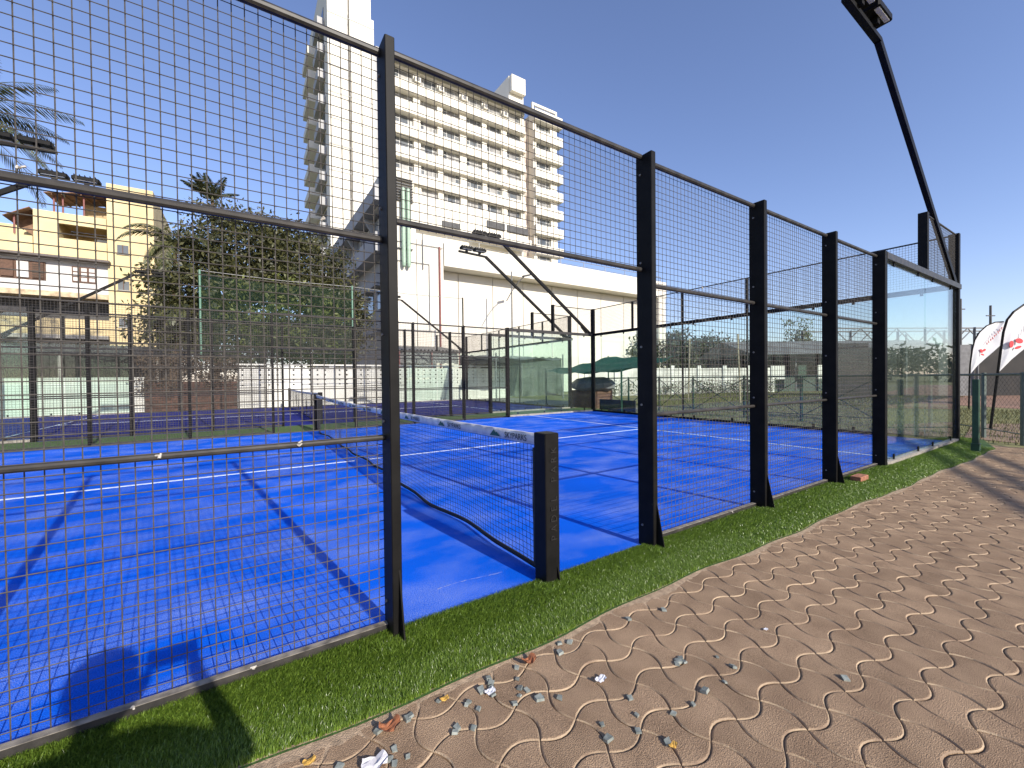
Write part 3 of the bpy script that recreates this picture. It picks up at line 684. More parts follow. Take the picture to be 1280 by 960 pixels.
def win(parent, x, z, y=55.3, sc=1.0):
    w = link('window', WF, parent, (x, y, z)); w.scale.x = sc
    for a, wd in ((0.09, 0.57), (0.75, 1.2), (2.04, 0.57)):
        p = link('pane', pane(wd, random.choice([winglass, curtain, curtain, winglass])), w); p.location = (a, 0.03, 0.1)
for r_, z in enumerate(tops):
    zb = z-1.62
    part('sill_band', MB().box(14.0, 38.08, 54.55, 55.44, zb-1.45, zb-0.02), whitewall, t)
    part('slab_edge', MB().box(14.0, 38.1, 54.3, 55.44, zb-1.62, zb-1.46), whitewall, t)
    edges = [14.0]+[v for c in cols for v in c]+[38.06]
    for a, b in zip(edges[0::2], edges[1::2]): part('pier', MB().box(a, b, 54.9, 55.43, zb, z-0.01), whitewall, t)
    for a, b in cols:
        if z < 30 and a < 17: continue
        win(t, a, zb+0.005, sc=(b-a)/2.7)
part('roof_band', MB().box(14.0, 38.1, 54.7, 55.44, 44.55, 45.9), whitewall, t)
mb = MB(); 
for k in range(80): x = 15+k*0.29; mb.add([(x,54.69,45.1),(x+0.15,54.69,45.14),(x+0.29,54.69,45.1),(x,53.6,44.7),(x+0.15,53.6,44.74),(x+0.29,53.6,44.7)], [(0,1,4,3),(1,2,5,4)])
part('awning', mb, darkgrey, t)
for k, (a, b) in enumerate(zip(cols[:-1], cols[1:])):
    a_ = part('air_conditioner', MB().box(a[1]+0.08, b[0]-0.08, 54.25, 54.85, 43.0, 43.8), whitewall, t)
    part('fan_grille', MB().lathe((0, 0, 0), [(0.28, 0), (0.28, 0.03)], 12), greysteel, a_)
    gr = a_.children[0]; gr.data.transform(Matrix.Translation(Vector(((a[1]+b[0])/2, 54.24, 43.4))-world_of(a_)) @ Matrix.Rotation(R(90), 4, 'X') @ Matrix.Translation(world_of(a_)))
for z in [44.5, 41.4, 38.2, 35.0, 31.9, 28.7, 25.4, 22.3]:
    zb = z-1.62
    part('corner_band', MB().box(39.9, 45.8, 54.2, 55.44, zb-1.5, zb-0.02), whitewall, t)
    part('pier', MB().box(39.95, 40.6, 54.9, 55.43, zb, z-0.01), whitewall, t); part('pier', MB().box(43.6, 45.0, 54.9, 55.43, zb, z-0.01), whitewall, t)
    win(t, 40.65, zb+0.005, sc=1.08)
part('corner_band', MB().box(39.9, 45.8, 54.2, 55.44, 44.55, 46.3), whitewall, t)
part('service_ledge', MB().box(14.0, 38.1, 54.0, 55.44, 23.0, 25.75), whitewall, t)
for a, b in ((30.3, 33.5), (34.0, 38.0)): part('dark_opening', MB().box(a, b, 53.8, 53.98, 24.6, 25.7), darkgrey, t)
part('dark_opening', MB().box(22.9, 25.7, 53.8, 53.98, 23.4, 24.2), darkgrey, t)
part('base_wall', MB().box(14.0, 45.0, 54.6, 55.43, -0.05, 20.5), whitewall, t)
part('curved_ledge', MB().box(28.3, 38.0, 52.9, 53.97, 22.2, 23.6), whitewall, t)
sh = part('roof_room', MB().box(35.9, 38.8, 56, 62, 45.92, 51.1), whitewall, t)
part('roof_wall', MB().box(36.0, 38.7, 55.2, 55.98, 48.4, 51.0), whitewall, sh)
pg = part('roof_pergola', MB().box(39.9, 45.2, 55.0, 55.3, 47.3, 47.7).box(39.9, 40.2, 55.0, 55.3, 46.3, 47.29).box(44.9, 45.2, 55.0, 55.3, 46.3, 47.29).box(39.9, 45.2, 57.0, 57.3, 47.3, 47.7), whitewall, t)
# --- lift shaft wing left of the tower
t = thing('lift_shaft', 'blank cream white lift shaft rising higher than the apartment tower', 'building', (10.6, 56, -0.05))
part('shaft_wall', MB().box(7.75, 10.05, 53.0, 68, -0.05, 53), whitewall, t)
part('shaft_groove', MB().box(10.06, 10.3, 53.5, 68, -0.05, 53), greywall, t)
part('shaft_wall', MB().box(10.31, 13.3, 52.9, 68, -0.05, 47.6), whitewall, t)
part('shaft_top', MB().box(10.35, 13.0, 53.1, 66, 47.61, 53), whitewall, t)
part('shaft_link', MB().box(13.32, 13.98, 54, 68, -0.05, 45), greywall, t)
for k in range(13):
    z = 8+k*3.2
    part('groove_line', MB().box(7.74, 13.31, 52.86, 52.885, z, z+0.06), greywall, t)
    w = part('window', MB().box(7.70, 7.74, 55.5, 58.5, z+0.9, z+2.3), winglass, t)
    part('balcony', MB().box(6.9, 7.69, 55, 59, z-0.6, z+0.5), greywall, t)
    part('balcony', MB().box(6.5, 7.72, 61, 66.5, z-0.3, z+0.7), whitewall, t)
# --- yellow building on the left
t = thing('yellow_building', 'weathered yellow building with white panel storey, shutters and rooftop shelter', 'building', (-14, 50, -0.05))
yw = yellowwall
part('core_wall', MB().box(-26, -10.86, 48.3, 58, -0.05, 14.3), yw, t)
part('parapet', MB().box(-26, -15.05, 45.0, 45.3, 11.3, 12.75), yw, t)
part('upper_wall', MB().box(-15.0, -13.7, 45.0, 48.28, 11.3, 14.85), yw, t)
part('upper_wall', MB().box(-13.68, -10.86, 45.0, 45.3, 11.3, 12.85), yw, t)
part('upper_wall', MB().box(-13.68, -10.86, 45.0, 45.3, 14.0, 14.85), yw, t)
part('roof_slab', MB().box(-13.68, -10.86, 45.32, 48.28, 14.3, 14.6), yw, t)
part('floor_slab', MB().box(-26, -10.86, 45.32, 48.28, 11.0, 11.28), concrete, t)
part('low_sill', MB().box(-11.5, -10.88, 45.31, 45.5, 12.86, 13.15), darkgrey, t)
part('eave', MB().box(-26, -10.6, 44.2, 45.6, 11.12, 11.28), mat('eave_grey', (0.14,0.12,0.11), 0.85), t)
part('white_panel', MB().box(-26, -10.84, 45.1, 45.4, 8.62, 11.1), panelwhite, t)
part('trim_band', MB().box(-26, -10.82, 44.95, 48.28, 8.2, 8.6), mat('stained_cream', (0.62,0.52,0.34), 0.9, 0.25, 2.0, c2=(0.28,0.2,0.13)), t)
part('recess_wall', MB().box(-26, -10.86, 47.2, 48.28, 5.21, 8.19), darkgrey, t)  # dark grey colour stands in for the shade inside the balcony recess
part('balcony_wall', MB().box(-26, -10.82, 45.0, 45.25, 5.2, 6.5), yw, t)
part('balcony_slab', MB().box(-26, -10.82, 44.7, 48.28, 4.9, 5.19), concrete, t)
part('lower_wall', MB().box(-26, -10.82, 45.2, 45.5, -0.05, 4.4), panelwhite, t)
tb = part('stair_tower', MB().box(-10.8, -7.85, 44.9, 56, -0.05, 17.8), yw, t)
for z in (12.1, 9.1, 6.0):
    w = part('window', MB().box(-10.2, -9.5, 44.84, 44.89, z, z+0.72), winglass, t)
    part('sill', MB().box(-10.25, -9.45, 44.8, 44.88, z-0.08, z-0.01), concrete, w); part('mullion', MB().box(-9.88, -9.83, 44.81, 44.835, z, z+0.72), brownwood, w)
# shutters and small-paned window in the white panel
w = part('window', MB().box(-12.95, -11.55, 45.02, 45.09, 9.45, 10.72), brownwood, t)
for i in range(3):
    for k in range(3): part('pane', MB().box(-12.87+i*0.46, -12.87+i*0.46+0.33, 44.99, 45.015, 9.55+k*0.39, 9.55+k*0.39+0.29), panelwhite, w)
w = part('window', MB().box(-17.6, -14.4, 45.02, 45.09, 9.4, 10.8), brownwood, t)
for i in range(4):
    part('shutter', MB().box(-17.5+i*0.8, -17.5+i*0.8+0.62, 44.9, 45.01, 9.5, 10.7), brownwood if i != 2 else panelwhite, w)
for k in range(7): part('shutter_slat', MB().box(-15.08, -14.48, 44.87, 44.895, 9.55+k*0.16, 9.63+k*0.16), mat('dark_slat', (0.06,0.035,0.02), 0.7), w)
# rooftop shelters
rs = part('roof_shelter', MB().prism([(-14.3, 44.6, 16.1), (-10.85, 44.6, 16.75), (-10.85, 48.2, 16.95), (-14.3, 48.2, 16.3)], (0, 0, 0.06)), rustsheet, t)
for x in (-13.9, -13.4, -12.2): part('shelter_post', MB().tube((x, 45.2, 14.86), (x, 45.2, 16.2+(x+14.3)*0.19), 0.06, 6), pipe_red, rs)
for k in range(6): part('rafter', MB().bar((-13.9+k*0.55, 44.7, 16.12+k*0.1), (-13.6+k*0.55, 48, 16.3+k*0.1), 0.05, 0.1), rustsheet, rs)
part('shelter_wall', MB().box(-12.6, -10.86, 46.8, 47.0, 14.86, 16.3), mat('tan_render', (0.45,0.34,0.2), 0.9), rs)
part('lean_to_roof', MB().prism([(-16.4, 44.4, 13.85), (-15.02, 44.4, 14.75), (-15.02, 48, 14.75), (-16.4, 48, 13.85)], (0, 0, 0.05)), rustsheet, t)
part('lean_to_side', MB().prism([(-16.3, 46.0, 13.83), (-15.02, 46.0, 14.6), (-15.02, 46.0, 12.8)], (0, 0.05, 0)), rustsheet, t)
part('lean_to_post', MB().tube((-15.95, 44.9, 12.76), (-15.95, 44.9, 14.1), 0.06, 6), pipe_red, t)
# --- low corrugated shed roof behind the plain wall
def corrugated(x0, x1, y0, z0, y1, z1, pitch=0.2, amp=0.05):
    mb = MB(); n = int((x1-x0)/pitch)*4; vs = []
    for i in range(n+1):
        x = x0+(x1-x0)*i/n; a = amp*math.sin(i*math.pi/2); vs += [(x, y0, z0+a), (x, y1, z1+a)]
    mb.add(vs, [(2*i, 2*i+2, 2*i+3, 2*i+1) for i in range(n)]); return mb
t = thing('corrugated_shed', 'low dark shed with corrugated roof edge behind the plain white wall', 'shed', (-13, 28, -0.05))
part('roof', corrugated(-22, -5.0, 26.2, 2.75, 31, 3.5), mat('old_roof_sheet', (0.10, 0.10, 0.09), 0.8, 0.2, 1.5), t)
part('back_wall', MB().box(-22, -5.2, 30.6, 30.8, -0.05, 3.3), darkgrey, t)
part('shelf', MB().box(-11.2, -6.6, 28.0, 28.3, 2.1, 2.16), boundwall, t)
for x in (-21, -17, -13, -9, -5.4): part('post', MB().tube((x, 26.5, -0.05), (x, 26.5, 2.78), 0.06, 6), concrete, t)
t = thing('lean_to_shed', 'grey corrugated lean-to roof over hanging sheets behind the perforated wall', 'shed', (9, 26, -0.05))
part('roof', corrugated(6.6, 11.2, 24.0, 3.25, 27.6, 3.75, 0.25, 0.06), steel, t)
part('hanging_sheet', corrugated(6.8, 11.0, 24.35, 2.4, 24.4, 3.2, 0.5, 0.05), greysteel, t)
for x in (6.8, 9.0, 11.0): part('post', MB().tube((x, 24.15, -0.05), (x, 24.15, 3.25), 0.05, 6), pipe_red, t)

# ================================================================== VEGETATION
bark = mat('bark', (0.13, 0.09, 0.06), 0.95, 0.25, 6, bump=0.8, bscale=20)
mango = leaf_mat('mango_leaf', (0.02, 0.025, 0.009), (0.10, 0.098, 0.03), 0.5, 0.2)
mango_lit = leaf_mat('sunlit_leaf', (0.10, 0.13, 0.03), (0.20, 0.22, 0.06), 0.5, 0.3)  # paler copy of the mango leaf, sunlit tone put into its colour
palm_leaf = leaf_mat('palm_leaflet', (0.045, 0.06, 0.02), (0.15, 0.15, 0.06), 0.4, 0.2)
far_leaf = leaf_mat('far_leaf', (0.03, 0.04, 0.018), (0.10, 0.11, 0.045), 0.6, 0.2)
def limb(mb, a, b, r0, r1, sag=0.0, n=5):
    a = Vector(a); b = Vector(b); prev = a; pr = r0
    for k in range(1, n+1):
        f = k/n; p = a.lerp(b, f)+Vector((random.uniform(-1,1), random.uniform(-1,1), 0))*0.12*(1-abs(2*f-1)); p.z += sag*math.sin(math.pi*f)
        r = r0+(r1-r0)*f; mb.tube(prev, p, pr, 7, r, cap=False); prev = p; pr = r
def tree(name, label, cat, base, lobes, n_cl, per, size, mt, seed, clr=0.45, extra=None, group=None):
    """lobes: (x,y,z,rx,ry,rz) ellipsoids; clumps sit mostly near their surface"""
    t = thing(name, label, cat, base, group)
    mb = MB(); top = Vector((base[0], base[1], min(l[2] for l in lobes)))
    limb(mb, base, top, 0.06*lobes[0][3]+0.1, 0.05*lobes[0][3]+0.05)
    for l in lobes: limb(mb, top-Vector((0,0,0.3)), (l[0], l[1], l[2]), 0.04*lobes[0][3]+0.03, 0.03)
    part('trunk', mb, bark, t)
    wts = np.array([l[3]*l[4]*l[5] for l in lobes])**0.67; wts = wts/wts.sum()
    def shape(r):
        l = lobes[r.choice(len(lobes), p=wts)]; d = r.normal(0, 1, 3); d /= np.linalg.norm(d)
        k = r.uniform(0.45, 1.06)**0.6
        return np.array(l[:3])+d*np.array(l[3:])*k
    V, F = leaves(n_cl, per, shape, size, seed, clr=clr)
    link('crown', np_mesh('crown', V-np.array(base), F, mt), t)
    if extra:
        V, F = leaves(extra[1], per, extra[0], size, seed+5, clr=clr*0.8); o = link('sunlit_clumps', np_mesh('sunlit_clumps', V-np.array(base), F, mango_lit), t)  # extra leaf clumps coloured paler, as if sunlit
    return t
tree('leafy_tree', 'broad dark leafy tree behind the perforated wall and green netting', 'tree', (-0.6, 27.5, -0.05),
     [(-1.6, 28, 9.2, 3.2, 2.4, 2.6), (1.4, 28, 8.4, 3.0, 2.4, 2.7), (-3.2, 27.5, 6.6, 2.6, 2.2, 2.4), (3.2, 27.6, 5.6, 2.1, 2.0, 2.6), (0.2, 27.2, 5.8, 3.6, 2.2, 2.6), (-4.4, 27, 4.2, 1.6, 1.8, 1.5), (-1.5, 27, 3.6, 3.0, 1.8, 1.4), (2.6, 27, 3.6, 2.4, 1.8, 1.3)],
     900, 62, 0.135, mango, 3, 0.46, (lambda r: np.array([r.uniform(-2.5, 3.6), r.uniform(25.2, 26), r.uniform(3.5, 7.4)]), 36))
def palm(name, label, base, top, nf, length, seed, droop=1.0, group=None, aim=None):
    t = thing(name, label, 'palm tree', base, group); rd = random.Random(seed)
    mb = MB(); prev = Vector(base); tp = Vector(top)
    for k in range(1, 9):
        p = Vector(base).lerp(tp, k/8); mb.tube(prev, p, 0.2-0.012*k, 9, 0.19-0.012*k, cap=False); prev = p
    part('trunk', mb, bark, t)
    for i in range(nf):
        az = 2*math.pi*i/nf+rd.uniform(-.3, .3); el = rd.uniform(-0.1, 1.25)
        if aim: az = math.atan2(aim[1], aim[0])+rd.uniform(-aim[2], aim[2]); el = rd.uniform(aim[3], aim[4])
        L = length*rd.uniform(0.85, 1.1); pts = []; p = tp.copy(); e = el
        for k in range(13):
            pts.append(p.copy()); p = p+Vector((math.cos(az)*math.cos(e), math.sin(az)*math.cos(e), math.sin(e)))*(L/12); e -= 0.13*droop
        mb = MB(); 
        for k in range(12): mb.tube(pts[k], pts[k+1], 0.03*(1-k/13), 4, 0.03*(1-(k+1)/13), cap=False)
        for k in range(1, 49):
            f = k/49*12; i0 = int(f); q = pts[i0].lerp(pts[i0+1], f-i0); d = (pts[i0+1]-pts[i0]).normalized()
            side = d.cross(Vector((0,0,1)))
            if side.length < .05: side = Vector((1,0,0))
            side.normalize(); ll = L*0.2*(math.sin(math.pi*min(1, k/49*0.85+0.12)))+0.08
            for s in (-1, 1):
                dirn = (side*s*0.8+d*0.65+Vector((0,0,-0.35-0.3*rd.random()))).normalized(); tip = q+dirn*ll; w = d*0.035
                mid = q.lerp(tip, 0.45)
                mb.add([q, mid+w, tip, mid-w], [(0,1,2,3)])
        part('frond', mb, palm_leaf, t)
    return t
palm('palm_tree', 'coconut palm reaching over the fence beside a floodlight', (-12.2, 26, -0.05), (-12.0, 26, 12.9), 26, 4.4, 5, 0.9)
palm('palm_tree', 'palm with upright crown showing above the leafy tree', (-3.0, 31.5, -0.05), (-3.1, 31.5, 13.3), 16, 1.9, 8, 0.5, None, (0.2, -1, 3.1, 0.5, 1.35))
palm('palm_tree', 'palm with drooping yellowish fronds on the left flank of the leafy tree', (-4.9, 27.2, -0.05), (-4.6, 27.2, 8.9), 12, 2.9, 12, 1.3)
palm('palm_tree', 'short palm with arching green fronds beside the yellow stair tower', (-4.7, 26.4, -0.05), (-4.4, 26.4, 5.4), 10, 2.6, 17, 1.1)
rowg = 'trees beyond the field wall'
for k, (x, y, h, w, lab) in enumerate(((37, 30, 6.2, 3.2, 'bushy dark tree beside the white hall end'), (41.5, 29, 6.8, 3.4, 'tallest dark tree of the row beyond the field wall'), (46, 27.5, 6.3, 3.3, 'rounded tree in the middle of the row beyond the field wall'),
        (50, 26, 5.6, 3.0, 'lower tree next to the grey shed roof'), (56, 25, 5.2, 3.2, 'half hidden tree behind the grey shed ridge'))):
    tree('field_tree', lab, 'tree', (x, y, -0.05), [(x, y, h*0.62, w, w*0.8, h*0.36), (x+1.5, y-0.6, h*0.5, w*0.6, w*0.6, h*0.3), (x-1.4, y-0.5, h*0.48, w*0.6, w*0.6, h*0.33)], 150, 40, 0.22, far_leaf, 40+k, 0.5, group=rowg)
tree('young_tree', 'slender pale young tree rising above the grey shed', 'tree', (52, 20.5, -0.05), [(52, 20.5, 6.6, 1.1, 1.1, 1.6), (52.6, 20.2, 5.6, 0.8, 0.8, 0.9)], 40, 20, 0.16, mango_lit, 77, 0.35)
# rough grass tufts of the field beyond the end wall
FG = leaf_mat('field_grass_blade', (0.07, 0.085, 0.025), (0.22, 0.20, 0.085), 0.8, 0.2)
b1 = blades(26000, (10.7, 22), lambda x, t: -0.9+t*14, 0.03, 0.10, 0.012, (0, 0), -0.06)
b2 = blades(14000, (22, 34), lambda x, t: 4+t*14, 0.05, 0.13, 0.03, (0, 0), -0.06)
g = join_np('field_grass', [b1, b2], FG); g['kind'] = 'stuff'; g['label'] = 'dry green field grass beyond the glass end wall'

# ================================================================== FAR SIDE OF THE FIELD
def rot_frame(a, b):
    d = (Vector(b)-Vector(a)).normalized(); n = Vector((-d.y, d.x, 0)); return d, n
A = Vector((19.5, 20.6, 0)); B = Vector((36, 15.6, 0)); d, n = rot_frame(A, B); L = (B-A).length
t = thing('field_wall', 'long weathered white wall with piers across the field', 'wall', (27, 18, -0.06))
part('wall', MB().prism([A+Vector((0,0,-.06)), B+Vector((0,0,-.06)), B+Vector((0,0,2.0)), A+Vector((0,0,2.0))], n*0.2), mat('stained_white_wall', (0.62,0.60,0.55), 0.9, 0.2, 0.9, c2=(0.34,0.33,0.29)), t)
for k in range(8):
    p = A+d*(k*L/7); part('pier', MB().prism([p-d*0.15-n*0.1+Vector((0,0,-.06)), p+d*0.15-n*0.1+Vector((0,0,-.06)), p+d*0.15-n*0.1+Vector((0,0,2.2)), p-d*0.15-n*0.1+Vector((0,0,2.2))], n*0.095), boundwall, t)
V, F = leaves(70, 30, lambda r: np.array(A+d*r.uniform(0, L)-n*0.5)+[0, 0, r.uniform(0.1, 0.9)], 0.09, 91, clr=0.25)
o = link('wall_weeds', np_mesh('wall_weeds', V, F, far_leaf)); o['kind'] = 'stuff'; o['label'] = 'weeds along the foot of the long white field wall'
# grey shed
A = Vector((35.5, 16.6, 0)); B = Vector((50, 7.6, 0)); d, n = rot_frame(A, B); L = (B-A).length
t = thing('grey_shed', 'long dark grey shed with low pitched roof and open front', 'shed', (A.x, A.y, -0.06))
Z = lambda z: Vector((0, 0, z))
part('roof', MB().prism([A-n*1.2-d+Z(3.1), A+n*4-d+Z(4.6), A+n*9-d+Z(3.1)], d*(L+2)), mat('weathered_roof', (0.16,0.155,0.15), 0.85, 0.2, 0.8), t)
part('back_wall', MB().prism([A+n*8.5+Z(-.06), B+n*8.5+Z(-.06), B+n*8.5+Z(3.1), A+n*8.5+Z(3.1)], n*0.2), darkgrey, t)
part('counter_wall', MB().prism([A+n*1+Z(-.06), B+n*1+Z(-.06), B+n*1+Z(1.3), A+n*1+Z(1.3)], n*0.2), mat('dull_green_wall', (0.10,0.13,0.11), 0.85), t)
for k in range(6): p = A+d*(k*L/5); part('post', MB().tube(p+Z(-.06), p+Z(3.1), 0.09, 6), greysteel, t)
for k, (f, w, mtn) in enumerate(((0.08, 0.9, boundwall), (0.2, 0.7, green_paint), (0.3, 0.5, boundwall), (0.62, 1.6, boundwall))):
    p = A+d*(f*L)-n*0.3; part('notice_board', MB().prism([p+Z(1.0+0.3*(k == 3)), p+d*w+Z(1.0+0.3*(k == 3)), p+d*w+Z(2.2), p+Z(2.2)], n*0.05), mtn, t)
# lattice girders of the stand
A = Vector((50.5, 17.2, 0)); B = Vector((76, 3.2, 0)); d, n = rot_frame(A, B); L = (B-A).length
t = thing('lattice_gantry', 'long pale steel lattice girder on columns beyond the shed', 'girder', (A.x, A.y, -0.06))
for off in (0, 3.0):
    for z in (4.4, 6.3): part('chord', MB().bar(A+n*off+Z(z), B+n*off+Z(z), 0.14, 0.14), greysteel, t)
    for k in range(14):
        p = A+n*off+d*(k*L/14); q = A+n*off+d*((k+1)*L/14); part('diagonal', MB().bar(p+Z(4.4 if k % 2 else 6.3), q+Z(6.3 if k % 2 else 4.4), 0.08, 0.08), greysteel, t)
    for k in range(6): p = A+n*off+d*(k*L/5); part('column', MB().bar(p+Z(-.06), p+Z(6.4), 0.2, 0.2, (1,0,0)), greysteel, t)
t = thing('dark_stand', 'dark covered stand under the lattice girder', 'stand', (62, 12, -0.06))
part('roof', MB().prism([A+n*4+Z(3.6), B+n*4+Z(3.6), B+n*12+Z(4.3), A+n*12+Z(4.3)], Vector((0,0,0.15))), greysteel, t)
part('back_wall', MB().prism([A+n*11+Z(-.06), B+n*11+Z(-.06), B+n*11+Z(4.2), A+n*11+Z(4.2)], n*0.2), darkgrey, t)
for k in range(5): part('tier', MB().prism([A+n*(5+k)+Z(-.06), B+n*(5+k)+Z(-.06), B+n*(5+k)+Z(0.5+k*0.45), A+n*(5+k)+Z(0.5+k*0.45)], n*0.98), darkgrey, t)
for k, (u, hh) in enumerate(((0.50, 9.3), (0.62, 8.6))):
    p = A+d*(u*L)-n*1.0; single('utility_pole', MB().tube(p+Z(-.06), p+Z(hh), 0.14, 8, 0.1).bar(p-d*0.5+Z(hh-1.1), p+d*0.5+Z(hh-1.1), 0.1, 0.1), darkgrey,
        ('taller' if k == 0 else 'shorter')+' dark utility pole with crossarm standing above the lattice girder', 'pole', (p.x, p.y, -0.06))

# dark sheet hoarding across the dirt, behind the flags
A = Vector((30, 9.0, 0)); B = Vector((46, -3.5, 0)); d, n = rot_frame(A, B); L = (B-A).length
t = thing('dark_hoarding', 'dark sheet hoarding with pale bands behind the feather flags', 'hoarding', (A.x, A.y, -0.06))
for k in range(10):
    p = A+d*(k*L/10)+n*random.uniform(0, 0.1); q = A+d*((k+1)*L/10-0.05); h_ = random.uniform(2.9, 3.5)
    part('sheet_panel', MB().prism([p+Z(-.06), q+Z(-.06), q+Z(h_), p+Z(h_)], n*0.06), mat('dark_hoarding_sheet', (0.012, 0.012, 0.012), 0.8, 0.3, 1.4, c2=(0.032, 0.028, 0.025)) if k % 5 != 3 else greysteel, t)
for k in range(6): p = A+d*(k*L/5)-n*0.15; part('post', MB().tube(p+Z(-.06), p+Z(3.8), 0.06, 6), greysteel, t)
# far tree belt closing the horizon
def belt(r):
    a = r.uniform(R(-30), R(62)); rr_ = r.uniform(95, 125); return np.array([rr_*math.cos(a), rr_*math.sin(a), abs(r.normal(0, 1))*1.7+0.8+1.3*math.sin(a*23)+0.8*math.sin(a*51)])
V, F = leaves(900, 26, belt, 0.55, 201, clr=1.1)
o = link('distant_trees', np_mesh('distant_trees', V, F, far_leaf)); o['kind'] = 'stuff'; o['label'] = 'distant dark belt of trees on the horizon beyond the field'

# ================================================================== BEHIND THE END WALL
def chain_fence(name, label, pts, h, mt, brace=True, group=None):
    t = thing(name, label, 'fence', (pts[0][0], pts[0][1], -0.06), group)
    for a, b in zip(pts[:-1], pts[1:]):
        a = Vector((*a, 0)); b = Vector((*b, 0)); dd = (b-a).normalized(); L = (b-a).length
        part('top_rail', MB().tube(a+Z(h), b+Z(h), 0.025, 6), mt, t)
        part('bottom_rail', MB().tube(a+Z(0.15), b+Z(0.15), 0.012, 5), mt, t)
        mb = MB(); st = 0.11; k = -int(h/st)
        while k*st < L:
            for s in (1, -1):
                x0 = k*st if s == 1 else k*st+h; x1 = x0+s*(h-0.15); z0, z1 = 0.15, h
                if s == 1:
                    if x0 < 0: z0 += -x0; x0 = 0
                    if x1 > L: z1 -= x1-L; x1 = L
                else:
                    if x0 > L: z0 += x0-L; x0 = L
                    if x1 < 0: z1 -= -x1; x1 = 0
                if z1 > z0+0.02: mb.tube(a+dd*x0+Z(z0), a+dd*x1+Z(z1), 0.0018, 3, cap=False)
            k += 1
        part('chain_link', mb, wire, t)
        if brace:
            part('brace', MB().tube(a+Z(0.1), b+Z(h-0.05), 0.014, 5), mt, t); part('brace', MB().tube(a+Z(h-0.05), b+Z(0.1), 0.014, 5), mt, t)
    for p in pts: p = Vector((*p, 0)); part('post', MB().tube(p+Z(-.06), p+Z(h+0.04), 0.04, 8), mt, t)
    return t
chain_fence('low_chain_fence', 'low green chain-link fence with crossed braces behind the glass end wall', [(12.5, 13), (12.5, 10.4), (12.5, 8.8), (12.5, 7.3), (12.5, 5.4), (12.5, 3.7), (12.5, 1.9)], 1.29, green_paint)
chain_fence('gate_fence', 'pale railed chain-link fence in front of the feather flags', [(13.0, 1.0), (11.6, -0.12), (10.75, -0.75), (9.9, -1.4), (9.2, -2.4)], 1.29, mat('faded_green_pipe', (0.10,0.13,0.11), 0.6), brace=False)
t = thing('green_bollard_post', 'short square dark green post at the end of the turf strip', 'post', (8.66, -0.48, 0))
part('post', MB().cbox(8.62, 8.70, -0.52, -0.44, -0.02, 1.22, 0.006), green_paint, t); part('base_collar', MB().cbox(8.607, 8.713, -0.533, -0.427, -0.02, 0.15, 0.006), green_paint, t)
# green shade cloth on posts, with covered crate under it
t = thing('shade_cloth', 'sagging green shade cloth tied to thin posts beyond the court corner', 'shade cloth', (12.6, 12, -0.06))
c00, c10, c01, c11 = (10.75, 9.2), (15.2, 9.6), (10.9, 14.2), (15.4, 14.4)
mb = MB(); n = 16; vs = []
for i in range(n+1):
    for j in range(n+1):
        a, b = i/n, j/n
        x = (c00[0]*(1-a)+c10[0]*a)*(1-b)+(c01[0]*(1-a)+c11[0]*a)*b; y = (c00[1]*(1-a)+c10[1]*a)*(1-b)+(c01[1]*(1-a)+c11[1]*a)*b
        z = 1.62+0.75*a-0.10*(4*a*(1-a))-0.16*(4*b*(1-b))**0.8+0.05*math.sin(a*17+b*5)+0.04*math.sin(b*23)+0.12*b
        vs.append((x, y, z))
mb.add(vs, [(i*(n+1)+j, (i+1)*(n+1)+j, (i+1)*(n+1)+j+1, i*(n+1)+j+1) for i in range(n) for j in range(n)])
part('cloth', mb, leaf_mat('green_cloth', (0.006, 0.075, 0.055), (0.008, 0.09, 0.065), 0.9, 0.35), t, smooth=True)
for (x, y, h_) in ((*c00, 1.68), (*c10, 2.42), (*c01, 1.78), (*c11, 2.52)): part('post', MB().tube((x, y, -0.06), (x, y, h_), 0.035, 6), green_paint, t)
t = thing('covered_crate', 'brown timber crate topped with a lumpy grey cover near the court corner', 'crate', (11.9, 12.1, -0.06))
for k in range(6): part('slat', MB().box(11.45, 12.4, 11.25, 11.28, -0.05+k*0.13, 0.05+k*0.13), brownwood, t)
part('box', MB().box(11.4, 12.45, 11.3, 12.9, -0.06, 0.75), brownwood, t)
V = MB(); V.lathe((11.95, 12.05, 0.75), [(0.6, 0.0), (0.78, 0.12), (0.8, 0.3), (0.66, 0.48), (0.4, 0.56), (0.1, 0.58)], 18)
V.v = [(x+random.uniform(-.07,.07), y*1.0+(y-12.05)*0.5+random.uniform(-.07,.07), z+random.uniform(-.05,.05)) for x, y, z in V.v]
part('grey_cover', V, mat('grey_tarpaulin', (0.17,0.17,0.18), 0.5, 0.2, 4), t)
single('black_board', MB().box(10.95, 11.0, 8.7, 10.6, -0.05, 0.42), mat('black_board', (0.02,0.02,0.02), 0.7), 'low black board standing behind the end glass near the green cloth', 'board', (10.97, 9.6, -0.05))
